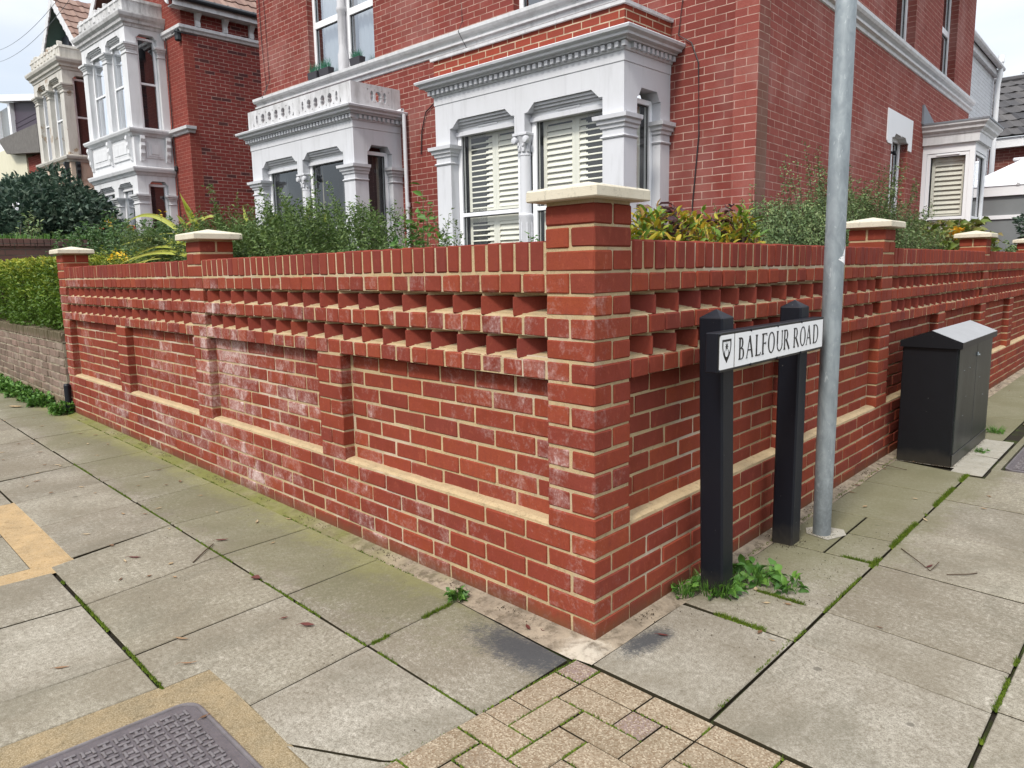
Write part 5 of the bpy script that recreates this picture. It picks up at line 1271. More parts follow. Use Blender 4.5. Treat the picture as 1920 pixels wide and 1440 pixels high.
# ------------------------------------------------------------------ neighbours on the left (house front frame, 0.5 m behind)
FNB = Fr(FH(0, -.5, 0), U, NN)
def neighbour(label, s_corner, s_left, bay, lv, mats, blank):
    root = thing('terraced_house', label, 'house', FNB.at(s_corner, 0, 0)); F = Fr((-s_corner, 0, 0)); body_m, low_m, trim_m = mats
    s0, s1 = bay; dz = lv
    b1 = bay_storey(root, F, s0, s1, .83, 4.50+dz, 6.62+dz, 6.26+dz, 6.42+dz, 6.49+dz, [(s0+.30, s0+1.17), (s0+1.42, s1-.27)], (.16, .60), body_m, 'upper_bay', False, transom=5.48+dz, kinds=['curtain', 'curtain'], glass='glass_bright', zb=4.40+dz, gk=False, retkind=None)
    b2 = bay_storey(root, F, s0, s1, .83, .9, 3.60+dz, 3.09+dz, 3.31+dz, 3.385+dz, [(s0+.30, s0+1.17), (s0+1.42, s1-.27)], (.16, .60), low_m, 'lower_bay', False, transom=2.15, kinds=['curtain', 'curtain'], glass='glass_bright', zb=.2, gk=False, retkind=None)
    pth = [(s0, 0), (s0, .83), (s1, .83), (s1, 0)]
    m1 = MB(); m1.mold(F, pth, [(-.01, 6.60+dz), (.02, 6.605+dz), (.03, 6.66+dz), (.07, 6.68+dz), (.08, 6.73+dz), (.13, 6.78+dz), (.15, 6.84+dz), (.15, 6.87+dz), (-.01, 6.89+dz)], -1)
    m1.build('cornice', trim_m, b1)
    m1 = MB(); m1.mold(F, pth, [(-.16, 6.88+dz), (.0, 6.88+dz), (.01, 7.12+dz), (.03, 7.14+dz), (.02, 7.20+dz), (-.16, 7.22+dz)], -1)
    rows = 9
    for i in range(rows):       # crumbling crest blocks
        x = s0+.1+(s1-s0-.2)*i/(rows-1); w_ = random.uniform(.02, .11); m1.cbox(F, x-w_, x+w_*.7, .72, .855, 7.0+dz, 7.225+dz+random.uniform(-.01, .08), .02)
    m1.build('parapet', trim_m, b1)
    m1 = MB(); m1.mold(F, pth, [(-.01, 4.33+dz), (.03, 4.34+dz), (.05, 4.38+dz), (.10, 4.41+dz), (.12, 4.46+dz), (.12, 4.49+dz), (-.01, 4.52+dz)], -1); m1.build('sill_course', trim_m if blank else body_m, b1)
    m1 = MB(); m1.mold(F, pth, [(-.20, 3.58+dz), (0, 3.58+dz), (0, 4.40+dz), (-.20, 4.40+dz)], -1)
    # raised panels
    for (x0, x1) in ((s0+.22, s0+1.22), (s0+1.42, s1-.22)):
        for k, g_ in enumerate((0, .07, .14)):
            m1.mold(F, [(x0+g_, .83), (x1-g_, .83)], [(-.01, 3.86+g_*.9+dz), (.012-.004*k+.016, 3.87+g_*.9+dz), (.012+.016, 4.24-g_*.9+dz), (-.01, 4.25-g_*.9+dz)], -1) if k == 0 else m1.box(F, x0+g_, x1-g_, .83, .83+.018+.012*k, 3.90+g_*.6+dz, 4.22-g_*.6+dz)
    for k, g_ in enumerate((0, .05, .11)): m1.box(Fr(F(s0, 0, 0), F.Y, -F.X), .22+g_, .60-g_, 0, .018+.012*k, 3.88+g_*.8+dz, 4.26-g_*.8+dz)
    m1.build('panel_band', low_m, b2)
    mk = MB()
    def console(fr, a):
        pr = [(0, 4.34), (.11, 4.34), (.12, 4.27), (.09, 4.20), (.105, 4.13), (.07, 4.05), (.075, 3.97), (.04, 3.90), (.03, 3.82), (0, 3.80)]
        G = Fr(fr(a, 0, 0), fr.Y, fr.X); mk.prism(G, [(x, z+dz) for x, z in pr], -.045, .045)
    Fv = F.at(0, .83)
    for a in (s0+.16, s0+1.31, s1-.10): console(Fv, a)
    Fr_ = Fr(F(s0, 0, 0), F.Y, -F.X)
    for a in (.12, .68): console(Fr_, a)
    mk.build('console_bracket', M['gutter'] if blank else low_m, b2)
    m1 = MB(); m1.mold(F, pth, [(-.01, 3.50+dz), (.02, 3.51+dz), (.04, 3.55+dz), (.08, 3.58+dz), (.10, 3.64+dz), (.10, 3.67+dz), (-.01, 3.70+dz)], -1); m1.build('lower_cornice', low_m, b2)
    # front wall
    mb = MB(); wall_holes(mb, F, s_corner, s_left, 0, 6.98+dz, -.24, 0, [(s0+.15, s1-.15, .5, 6.7)]); mb.build('front_wall', M['nb_front_brick'], root)
    return root, F
nb, F = neighbour('white painted two-storey bay-windowed house with a dark red brick side wall, nearest on the left', 13.30, 18.0, (14.22, 16.93), 0, (M['nb_white'], M['nb_white'], M['nb_trim']), False)
mb = MB(); mb.box(F, 13.301, 13.54, -9, -.24, 0, 6.95); mb.build('side_wall', M['nb_side_brick'], nb)
mb = MB(); STR = [(-.002, 6.44), (.03, 6.45), (.05, 6.49), (.08, 6.52), (.085, 6.58), (-.002, 6.60)]
mb.mold(F, [(14.2, 0), (13.30, 0), (13.30, -9)], STR, 1); mb.build('string_course', M['string'], nb)
mb = MB(); mb.mold(F, [(14.18, 0), (13.30, 0), (13.30, -.12)], [(-.002, 4.36), (.03, 4.37), (.05, 4.41), (.10, 4.44), (.11, 4.50), (-.002, 4.52)], 1); mb.build('sill_return', M['string'], nb)
mb = MB()
for k in range(10):
    G = Fr(F(13.30, -.35-.62*k, 0), (-1, 0, 0), (0, 1, 0)); mb.prism(G, [(0, 6.60), (.06, 6.60), (.07, 6.66), (.05, 6.72), (.10, 6.79), (.16, 6.84), (.16, 6.88), (0, 6.88)], -.05, .05)
mb.build('eaves_bracket', M['string'], nb)
mb = MB(); mb.box(F, 13.06, 13.30, -9, .25, 6.88, 6.90); mb.box(F, 13.045, 13.075, -9, .25, 6.88, 7.02, m=0); mb.build('soffit', M['string'], nb)
mb = MB(); mb.tube([F(13.0, .25, 7.04), F(13.0, -9, 7.04)], .055, 10); mb.build('eaves_gutter', M['gutter'], nb)
tiles('tiled_roof', nb, F(13.02, .35, 7.06), F(13.02, -9, 7.06), F(15.6, -9, 9.4), F(15.6, .35, 9.4), .30, M['tile_brown'])
tiles('tiled_roof', nb, F(18.2, .35, 7.06), F(18.2, -9, 7.06), F(15.6, -9, 9.4), F(15.6, .35, 9.4), .30, M['tile_brown'])
def barge(root, F, sr, sa, sl, zf, za, y):
    mb = MB(); n = 16
    for (p, q, zp, zq) in ((sr, sa, zf, za), (sl, sa, zf, za)):
        for i in range(n):
            f0, f1 = i/n, (i+1)/n; e = .06*(1 if i % 2 else .35)
            x0, x1 = p+(q-p)*f0, p+(q-p)*f1; z0, z1 = zp+(zq-zp)*f0, zp+(zq-zp)*f1
            mb.prism(F, [(x0, z0+.05), (x1, z1+.05), (x1, z1-.20), ((x0+x1)/2, (z0+z1)/2-.20-e), (x0, z0-.20)], y, y+.035)
    mb.build('bargeboard', M['string'], root)
barge(nb, F, 13.05, 15.6, 18.15, 7.06, 9.4, .34)
mb = MB(); mb.prism(F, [(13.5, 6.95), (17.9, 6.95), (15.6, 9.2)], -.1, .0); mb.build('gable_wall', M['nb_front_brick'], nb)
mb = MB(); mb.tube([F(14.05, .03, 6.5), F(14.06, .03, 4.5), F(14.02, .03, 1.5)], .012, 6); mb.cbox(F, 14.0, 14.1, 0, .06, 3.62, 3.74, .02); mb.build('cable', M['cable'], nb)
mb = MB(); mb.tube([F(13.45, .15, 6.40), F(13.3, .15, 6.42), F(13.22, -.3, 6.40)], .012, 6); mb.cbox(F, 13.3, 13.42, .0, .12, 6.25, 6.5, .03); mb.build('cable_bracket', M['gutter'], nb)

nb2, F = neighbour('cream house with peeling stucco bay, peach lower storey and steep gable, second on the left', 18.02, 22.4, (18.45, 20.87), -.10, (M['nb_cream'], M['nb_peach'], M['nb_cream']), True)
tiles('tiled_roof', nb2, F(18.45, .45, 7.25), F(18.45, -8, 7.25), F(20.0, -8, 8.72), F(20.0, .45, 8.72), .30, M['tile_brown'])
tiles('tiled_roof', nb2, F(21.5, .45, 7.25), F(21.5, -8, 7.25), F(20.0, -8, 8.72), F(20.0, .45, 8.72), .30, M['green_gable'])
barge(nb2, F, 18.5, 20.0, 21.45, 7.25, 8.70, .42)
mb = MB(); mb.prism(F, [(18.55, 6.85), (21.4, 6.85), (21.4, 7.2), (20.0, 8.55), (18.55, 7.2)], -.45, -.40); mb.build('gable_wall', M['nb_front_brick'], nb2)
mb = MB(); mb.box(F, 20.35, 21.35, -.38, .0, 6.85, 7.9); mb.build('gable_shadow_panel', M['gable_shade'], nb2)  # bluish shadow of the recessed gable, painted as a dark panel

# ------------------------------------------------------------------ distant house on the far left
FFH = Fr(FH(0, -1.5, 0), U, NN)
fh = thing('rendered_house', 'distant cream rendered house with a purple clad dormer and white fascia at the far left', 'house', FFH.at(28, 0, 0)); F = Fr((-28, 0, 0))
mb = MB(); mb.box(F, 29.25, 38, -8, 0, 0, 6.3); mb.build('rendered_wall', M['cream_wall'], fh)
mb = MB(); mb.box(F, 26.9, 29.24, -8, -.05, 0, 5.7); mb.build('brick_wall', M['nb_front_brick'], fh)
mb = MB(); mb.prism(F, [(26.5, 5.55), (30.5, 5.95), (31.5, 6.58), (26.5, 6.50)], -1.0, .30); mb.build('concrete_roof_edge', M['greyroof'], fh)
mb = MB(); mb.prism(F, [(27.0, 6.45), (31.05, 6.45), (31.05, 7.98), (27.0, 7.35)], -4, -.25); dm = mb.build('dormer', M['clad'], fh)
mb = MB()
for k in range(5): mb.box(F, 27.0, 31.05, -.25, -.235, 6.50+.17*k, 6.645+.17*k)
mb.build('cladding_boards', M['clad'], dm)
mb = MB(); mb.prism(F, [(26.8, 7.34), (33.4, 8.35), (33.4, 8.60), (26.8, 7.55)], -4.3, .05); mb.build('fascia', M['upvc'], dm)
mb = MB(); mb.box(F, 31.05, 31.35, -4, -.1, 6.4, 7.95); mb.box(F, 33, 33.3, -4, -.1, 6.4, 7.95); mb.box(F, 31.05, 33.3, -.5, -.1, 6.3, 6.6); mb.build('window_frame', M['upvc'], dm)
mb = MB(); mb.box(F, 31.35, 33, -.3, -.25, 6.6, 7.95); mb.build('glass_pane', M['frost'], dm)
mb = MB(); mb.tube([F(28.8, -2, 8.1), F(28.8, -2, 9.35)], .02, 6); mb.tube([F(27.6, -2, 9.4), F(30.6, -2, 9.15)], .016, 6)
for k in range(7): mb.tube([F(28.0+.3*k, -2.2, 9.36-.025*k), F(28.0+.3*k, -1.8, 9.36-.025*k)], .01, 5)
tag(mb.build('television_aerial', M['cable']), 'thin television aerial on the roof of the purple dormer at the far left', 'aerial').matrix_world = FFH.at(28, 0, 0) and Matrix(((U.x, NN.x, 0, FFH(28, 0, 0)[0]), (U.y, NN.y, 0, FFH(28, 0, 0)[1]), (0, 0, 1, 0), (0, 0, 0, 1)))

# ------------------------------------------------------------------ conservatory and far house on the right
FC = Fr(FH(0, -9.5, 0), -U, NN)                    # a grows to the right
cv = thing('conservatory', 'white conservatory with a pitched translucent roof and finial behind the side bay', 'conservatory', FC); F = Fr()
FRm = MB(); FRm.box(F, -.3, 4.2, -.06, .03, 2.48, 2.66); FRm.box(F, -.3, 4.2, -.04, .0, 2.06, 2.13); FRm.box(F, -.3, 4.2, -.06, .02, 1.0, 1.12)
for x in (-.3, .95, 2.2, 3.45): FRm.box(F, x, x+.07, -.05, .015, 1.1, 2.5)
FRm.build('frame', M['upvc'], cv)
mb = MB(); mb.box(F, -.3, 4.2, -.035, -.03, 1.1, 2.5); mb.build('frosted_glazing', M['frost'], cv)
mb = MB(); mb.box(F, -.3, 4.2, -.1, .0, 0, 1.0); mb.build('dwarf_wall', M['white_brick'], cv)
mb = MB(); RX, RZ = .42, 3.26
mb.add([F(-.4, .05, 2.66), F(.50, .05, 2.66), F(RX+.05, -1.4, RZ), F(RX-.05, -1.4, RZ), F(-.4, -3, 2.66)], [[0, 1, 2, 3], [0, 3, 4]])
mb.add([F(.50, .05, 2.66), F(4.2, .05, 2.66), F(4.2, -1.4, RZ), F(RX+.05, -1.4, RZ)], [[0, 1, 2, 3]]); mb.build('roof_panel', M['polycarb'], cv, recalc=False)
mb = MB()
for p, q in (((-.4, .05, 2.67), (RX-.05, -1.4, RZ+.01)), ((.50, .06, 2.67), (RX+.02, -1.4, RZ+.01)), ((1.3, .06, 2.67), (1.3, -1.4, RZ+.01)), ((RX-.1, -1.4, RZ+.01), (4.2, -1.4, RZ+.01))): mb.tube([F(*p), F(*q)], .028, 8)
for k in range(9): mb.tube([F(RX-.1+.07*k, -1.4, RZ), F(RX-.1+.07*k, -1.4, RZ+.14+.03*(k == 0))], [.014, .004], 6)
mb.cbox(F, RX-.28, RX+.1, -1.5, -1.3, RZ-.03, RZ+.03, .01); mb.build('ridge_cresting', M['upvc'], cv)
FQ = Fr(FH(0, -16, 0), -U, NN)
fr_ = thing('tiled_roof_house', 'red brick house with a dark tiled roof in the distance behind the conservatory', 'house', FQ); F = Fr()
mb = MB(); mb.box(F, -4, 8, -8, 0, 0, 4.15); mb.build('brick_wall', M['house_brick'], fr_)
mb = MB(); mb.box(F, -4.2, 8.2, -.1, .28, 4.12, 4.36); mb.build('white_eaves', M['upvc'], fr_)
tiles('tiled_roof', fr_, F(-4.2, .35, 4.38), F(8.2, .35, 4.38), F(3.0, -1.6, 5.9+.2), F(-4.2, -1.6, 6.1), .30, M['tile_dark'])
mb = MB(); mb.tube([F(-4.2, -1.6, 6.1), F(3.0, -1.6, 6.1)], .10, 8); mb.build('ridge_tile', M['tile_dark'], fr_)
mb = MB(); mb.tube([F(-.8, -1, 5.3), F(-.8, -1, 6.15)], .015, 6); mb.tube([F(-.95, -1, 6.12), F(.2, -1, 6.05)], .012, 6)
for k in range(5): mb.tube([F(-.85+.2*k, -1.15, 6.11-.01*k), F(-.85+.2*k, -.85, 6.11-.01*k)], .008, 5)
ta = tag(mb.build('television_aerial', M['cable']), 'thin television aerial on the dark tiled roof at the right edge', 'aerial')
ta.matrix_world = fr_.matrix_world.copy()
M['nbwire'] = m_simple('grey_wire', (.22, .25, .28, 1), .6)
# overhead wires
def wire(pts, lab):
    m1 = MB(); P = [Vector(q) for q in pts]; pts_ = []
    for i in range(25): f = i/24; q = P[0].lerp(P[1], f); q.z -= 4*.35*f*(1-f); pts_.append(q)
    m1.tube(pts_, .0045, 5); tag(m1.build('overhead_wire', M['nbwire']), lab, 'wire', 'overhead wires at the top left')
def RAY(px, py, dist):
    d = cf*1.0+cr*((px-960)/FPX)-cu*((py-720)/FPX); return CAM+d*dist
wire((RAY(-40, 98, 22), RAY(130, -30, 13)), 'upper of the two thin overhead wires crossing the sky at the top left')
wire((RAY(-40, 118, 22), RAY(130, 0, 13)), 'lower of the two thin overhead wires crossing the sky at the top left')

# ------------------------------------------------------------------ vegetation
rng = np.random.default_rng(11)
def unit(v): return v/np.maximum(1e-9, np.linalg.norm(v, axis=-1, keepdims=True))
def leaf_mesh(name, P, D, length, width, mat, parent=None, droop=.15, fold=.25, rnd=None, shape='leaf'):
    """P base points (n,3); D directions; each leaf is a folded, pointed blade of 6 vertices"""
    n = len(P); D = unit(D); up = rng.normal(size=(n, 3))*.6+np.array([0, 0, 1.0]); side = unit(np.cross(D, up)); nor = unit(np.cross(side, D))
    L_ = (length*rng.uniform(.6, 1.15, n))[:, None]; Wd = (width*rng.uniform(.7, 1.15, n))[:, None]
    m1, m2 = .38, .72
    v = np.empty((n, 8, 3))
    v[:, 0] = P
    v[:, 1] = P+D*L_*m1+nor*0
    v[:, 2] = P+D*L_*m2-nor*L_*droop*.35
    v[:, 3] = P+D*L_-nor*L_*droop
    v[:, 4] = P+D*L_*m1*.85-side*Wd*.5+nor*Wd*fold
    v[:, 5] = P+D*L_*m1*.85+side*Wd*.5+nor*Wd*fold
    v[:, 6] = P+D*L_*m2-side*Wd*.36+nor*(Wd*fold-L_*droop*.35)
    v[:, 7] = P+D*L_*m2+side*Wd*.36+nor*(Wd*fold-L_*droop*.35)
    if length < .035: fs = np.array([[0, 4, 3, 5]])
    else: fs = np.array([[0, 1, 4, 4], [0, 5, 1, 1], [4, 1, 2, 6], [1, 5, 7, 2], [6, 2, 3, 3], [2, 7, 3, 3]])
    me = bpy.data.meshes.new(name)
    tri = [f[:3] if f[2] == f[3] else f for f in fs.tolist()]
    lens = np.array([len(f) for f in tri]); nf = len(tri)
    flatf = np.concatenate([np.array(f) for f in tri])
    off = (np.arange(n)*8)[:, None]; loops = (flatf[None, :]+off).ravel()
    me.vertices.add(n*8); me.vertices.foreach_set('co', v.ravel())
    me.loops.add(len(loops)); me.loops.foreach_set('vertex_index', loops.astype(np.int32))
    lt = np.tile(lens, n); ls = np.concatenate([[0], np.cumsum(lt)[:-1]])
    me.polygons.add(n*nf); me.polygons.foreach_set('loop_start', ls.astype(np.int32)); me.polygons.foreach_set('loop_total', lt.astype(np.int32))
    if rnd is None: rnd = rng.random(n)
    at = me.attributes.new('rnd', 'FLOAT', 'FACE'); at.data.foreach_set('value', np.repeat(rnd, nf).astype(np.float32))
    me.materials.append(mat); me.update(calc_edges=True); me.validate()
    o = bpy.data.objects.new(name, me); COL.objects.link(o)
    if parent is not None: o.parent = parent
    return o
def plant(kind, label, cat, loc_): return thing(kind, label, cat, loc=loc_)
def sprays(base_pts, tips, n_leaf, llen, lwid, mat, smat, root, stem_r=.004, spread=.9, curve=.15, ang=.8, rootloc=(0, 0, 0), rr=None, name='foliage', jitter=.012, ldroop=.15, start=.25):
    """stems from base to tip with leaves along them"""
    Ps = []; Ds = []; R = []; ms = MB(); rl = np.array(rootloc)
    for b, t in zip(base_pts, tips):
        b = np.array(b)-rl; t = np.array(t)-rl; c = (b+t)/2+np.array([rng.normal()*curve, rng.normal()*curve, abs(rng.normal())*curve])*np.linalg.norm(t-b)*.5
        ts = np.linspace(0, 1, 7)[:, None]; pts = (1-ts)**2*b+2*ts*(1-ts)*c+ts**2*t
        if stem_r: ms.tube([tuple(p) for p in pts], [stem_r*(1-.75*k/6) for k in range(7)], 4)
        u = rng.uniform(start, 1, n_leaf)[:, None]; q = (1-u)**2*b+2*u*(1-u)*c+u**2*t
        d = unit(2*(1-u)*(c-b)+2*u*(t-c)); rd = rng.normal(size=(n_leaf, 3)); rd = unit(rd-np.sum(rd*d, 1, keepdims=True)*d)
        Ps.append(q+rng.normal(size=(n_leaf, 3))*jitter); Ds.append(unit(d*(1-ang)+rd*ang)); R.append(np.clip(rng.random(n_leaf)*.75+.25*u[:, 0]+(rng.random()*.3-.15), 0, .999) if rr is None else np.clip(rng.uniform(rr[0], rr[1], n_leaf), 0, .999))
    o = leaf_mesh(name, np.concatenate(Ps), np.concatenate(Ds), llen, lwid, mat, root, ldroop, rnd=np.concatenate(R))
    if stem_r: ms.build('stems', smat, root, recalc=False, uv=False)
    return o
def U_(a, b): return rng.uniform(a, b)

# 1 big bush behind the middle of the left wall
r0 = (-3.5, .75, .22); bush = plant('evergreen_shrub', 'bushy dark green small-leaved shrub rising over the middle of the left garden wall', 'shrub', r0)
B_, T_ = [], []
def prof1(x):   # top height over x, from the photograph
    xs = [-5.35, -5.0, -4.6, -4.2, -3.8, -3.4, -3.0, -2.7, -2.4, -2.15, -1.95]; zs = [1.52, 1.66, 1.74, 1.80, 1.74, 1.72, 1.84, 1.76, 1.62, 1.50, 1.42]
    return np.interp(x, xs, zs)
for i in range(900):
    x = U_(-5.25, -2.0); y = U_(.36, 1.25); z = prof1(x)-.01-abs(rng.normal())*.11+(U_(.06, .16) if rng.random() < .07 else -.02)+.04*math.sin(x*9)
    if i < 260: y = U_(.24, .4); z = U_(1.30, 1.60) if x < -2.6 else U_(1.3, 1.45)
    B_.append((x+rng.normal()*.10, y+.1, z-U_(.35, .6))); T_.append((x+rng.normal()*.05, y, z))
sprays(B_, T_, 70, .029, .012, M['l_hebe'], M['stem_green'], bush, .0028, ang=.62, rootloc=r0)
# overhanging sprig across the pier cap
B_, T_ = [], []
for i in range(26):
    x = U_(-5.0, -4.65); B_.append((x+.2, .35, 1.5)); T_.append((x-.03+rng.normal()*.12, U_(.02, .3), U_(1.50, 1.72)))
o = sprays(B_, T_, 40, .026, .0105, M['l_hebe'], M['stem_green'], bush, .0025, ang=.6, rootloc=r0, name='overhanging_sprig')
# 2 rose spray by the downpipe
r0 = (-1.62, .55, .22); q = plant('climbing_rose', 'loose leafy rose spray standing up beside the right bay window pier', 'plant', r0)
B_ = [(-1.62, .55, 1.2)]*9; T_ = [(-1.60, .55, 1.70), (-1.50, .5, 1.62), (-1.72, .5, 1.55), (-1.66, .6, 1.60), (-1.45, .5, 1.48), (-1.56, .55, 1.66), (-1.78, .45, 1.48), (-1.34, .5, 1.44), (-1.69, .52, 1.46)]
sprays(B_, T_, 13, .055, .026, M['l_weed'], M['stem_green'], q, .004, ang=.8, rootloc=r0, curve=.3)
B_ = [(-1.35, .5, 1.25)]*7; T_ = [(-1.33, .5, 1.56), (-1.28, .5, 1.52), (-1.40, .48, 1.50), (-1.24, .5, 1.47), (-1.45, .5, 1.44), (-1.30, .45, 1.44), (-1.36, .5, 1.53)]
q2 = plant('hebe_shoot', 'small dark green upright shoot against the white pier of the right bay window', 'plant', (-1.35, .5, .22))
sprays(B_, T_, 34, .024, .010, M['l_hebe'], M['stem_green'], q2, .003, ang=.6, rootloc=(-1.35, .5, .22))
r0 = (-.62, .35, .22); q3 = plant('plant_tip', 'tiny leafy shoot tip just showing over the wall left of the corner pier', 'plant', r0)
sprays([(-.62, .35, 1.3)]*3, [(-.62, .33, 1.425), (-.66, .33, 1.405), (-.58, .33, 1.40)], 10, .030, .014, M['l_weed'], M['stem_green'], q3, .002, rootloc=r0)
# 3 autumn leaved shrub right of the corner pier
r0 = (.10, .75, .22); q = plant('autumn_shrub', 'low shrub with yellow, green and purple autumn leaves just right of the tall corner pier', 'shrub', r0)
B_, T_ = [], []
for i in range(120):
    t_ = U_(.62, 2.0); o_ = U_(-.50, -.27); x, y = L2(t_, o_); z = 1.395+.11*math.exp(-((t_-1.12)/.28)**2)+.13*math.exp(-((t_-1.72)/.14)**2)+rng.normal()*.035
    B_.append((x, y, z-.22)); T_.append((x+rng.normal()*.03, y+rng.normal()*.03, z))
sprays(B_, T_, 13, .062, .020, M['l_yellow'], M['stem'], q, .003, ang=.5, rootloc=r0, rr=(0, .95), ldroop=.3)
B_, T_ = [], []
for (t_, o_, z) in ((1.10, -.35, 1.56), (1.16, -.38, 1.54), (1.02, -.36, 1.51), (1.70, -.36, 1.57), (1.62, -.4, 1.54), (1.78, -.36, 1.52), (1.06, -.42, 1.57), (1.22, -.36, 1.49)):
    x, y = L2(t_, o_); B_.append((x, y, z-.16)); T_.append((x, y, z))
sprays(B_, T_, 10, .070, .036, M['l_purple'], M['stem'], q, .004, ang=.8, rootloc=r0, name='purple_leaves', ldroop=.4)
# 4 spreading cotoneaster on the right
r0 = (.45-.8, 4.6, .22); c0 = L2(4.6, -.95); r0 = (c0[0], c0[1], .22); q = plant('spreading_shrub', 'large arching grey-green shrub in front of the brick side wall, behind the lamp post', 'shrub', r0)
B_, T_ = [], []
for i in range(1000):
    f = rng.random(); t_ = U_(2.75, 6.6); o_ = U_(-1.35, -.28)
    zt = np.interp(t_, [2.7, 3.1, 3.5, 4.2, 5.0, 5.8, 6.3, 6.7], [1.45, 1.58, 1.70, 1.80, 1.86, 1.78, 1.68, 1.5])+abs(rng.normal())*.05-U_(0, .18)
    if o_ > -.5: zt = min(zt, U_(1.38, 1.62))
    bx = 4.6+(t_-4.6)*.62; x, y = L2(t_, o_); x2, y2 = L2(bx, o_-.1)
    B_.append((x2, y2, max(.9, zt-.55))); T_.append((x, y, zt))
for i in range(64):
    t_ = U_(3.6, 6.0); o_ = U_(-1.1, -.5); x, y = L2(t_, o_); x2, y2 = L2(4.7+(t_-4.7)*.6, o_); B_.append((x2, y2, 1.35)); T_.append((x, y, U_(1.84, 2.18)))
for i in range(12):
    t_ = U_(6.7, 7.3); x, y = L2(t_, U_(-.9, -.6)); x2, y2 = L2(5.4, -.8); B_.append((x2, y2, 1.35)); T_.append((x, y, U_(1.7, 2.02)))
sprays(B_, T_, 66, .026, .014, M['l_cot'], M['stem'], q, .0035, ang=.7, rootloc=r0, curve=.12)
# 5 hydrangea with mottled leaves
c0 = L2(7.0, -.75); r0 = (c0[0], c0[1], .22); q = plant('hydrangea', 'large-leaved hydrangea turning yellow and brown between the second and third right-hand piers', 'shrub', r0)
B_, T_ = [], []
for i in range(150):
    t_ = U_(5.9, 8.3); o_ = U_(-1.2, -.3); z = np.interp(t_, [5.9, 6.5, 7.2, 7.9, 8.4], [1.50, 1.60, 1.66, 1.80, 1.55])-U_(0, .3); x, y = L2(t_, o_)
    B_.append((x, y, z-.22)); T_.append((x, y, z))
sprays(B_, T_, 11, .135, .075, M['l_hyd'], M['stem_green'], q, .005, ang=.75, rootloc=r0, ldroop=.35)
B_, T_ = [], []
for (t_, z, n_) in ((6.55, 1.60, 1), (6.62, 1.56, 1), (6.45, 1.56, 1), (6.6, 1.41, 1), (6.75, 1.42, 1)):
    x, y = L2(t_, -.35); B_.append((x, y, z-.1)); T_.append((x, y, z))
sprays(B_, T_, 3, .15, .10, M['l_orange'], M['stem'], q, .003, rootloc=r0, name='orange_leaves')
# 6 New Zealand flax
r0 = (-5.75, .75, .22); q = plant('variegated_flax', 'clump of long yellow-green variegated strap leaves arching over the left wall by the middle pier', 'plant', r0)
def strap(mb, base, tip, w_, arch, r, droop=0):
    b = Vector(base); t = Vector(tip); n = 14; pts = []
    for i in range(n+1):
        f = i/n; p = b.lerp(t, f); p.z += arch*4*f*(1-f); pts.append(p)
    vs = []
    for i, p in enumerate(pts):
        d = (pts[min(i+1, n)]-pts[max(i-1, 0)]).normalized(); s = d.cross(Vector((.45, -.75, .5))).normalized(); f = i/n; ww = w_*(1-.0*f)*(sin(pi*min(.5, .15+.5*(1-f)))**1.2)*(1 if f < .55 else max(.03, 1-((f-.55)/.45)**1.6))
        k = s.cross(d).normalized()*ww*.30
        vs += [tuple(p-s*ww*.5+k), tuple(p-s*ww*.28), tuple(p), tuple(p+s*ww*.28), tuple(p+s*ww*.5+k)]
    fs_in = []; fs_out = []
    for i in range(n):
        for k in range(4): (fs_out if k in (0, 3) else fs_in).append([i*5+k, i*5+k+1, i*5+6+k, i*5+5+k])
    mb.add(vs, fs_in, r=r*.3); mb.f += []; nn = len(mb.v)-len(vs)
    for f in fs_out: mb.f.append([a+nn for a in f]); mb.r.append(min(.99, .6+r*.4)); mb.m.append(0)
m1 = MB(); bx, by, bz = -5.75, .75, 1.0
def PX(px, py, Y):     # point of the vertical plane y = Y seen at a photograph position (used once to place the flax tips)
    d = cf+cr*((px-960)/FPX)-cu*((py-720)/FPX); return CAM+d*((Y-CAM.y)/d.y)
FLX = [((378, 438), (336, 360), .6, .050, .0), ((372, 438), (340, 372), .6, .04, .01), ((362, 440), (330, 402), .55, .045, .01), ((370, 428), (418, 414), .55, .030, .06), ((345, 425), (412, 408), .55, .022, .03), ((332, 430), (236, 418), .45, .042, .09), ((350, 462), (226, 460), .35, .052, .05), ((350, 442), (280, 444), .35, .026, .02), ((352, 478), (240, 494), .2, .032, .05), ((356, 482), (208, 506), .08, .020, .07), ((300, 478), (232, 524), -.03, .010, .02), ((320, 486), (222, 514), -.02, .010, .04), ((345, 470), (252, 482), .2, .020, .05), ((355, 452), (318, 492), .3, .020, .06), ((352, 460), (300, 470), .3, .024, .04)]
for (p0, p1, Y, w_, ar) in FLX:
    b = PX(*p0, .75 if Y > .3 else .3); t = PX(*p1, Y); m1.v = m1.v; strap(m1, b-Vector(r0), t-Vector(r0), w_, ar, random.random())
for i in range(9):
    t = Vector((U_(-6.2, -5.3), U_(.7, 1.1), U_(1.40, 1.60))); strap(m1, Vector((-5.75, .8, .8))-Vector(r0), t-Vector(r0), .028, U_(.0, .15), random.random())
for (p0, p1, Y) in (((470, 440), (455, 385), .9), ((505, 420), (520, 400), .9), ((575, 415), (585, 380), .9), ((610, 420), (612, 398), .9)):
    strap(m1, PX(*p0, Y)-Vector(r0), PX(*p1, Y)-Vector(r0), .035, .0, random.random())
m1.build('strap_leaves', M['l_flax'], q, recalc=False, smooth=True)
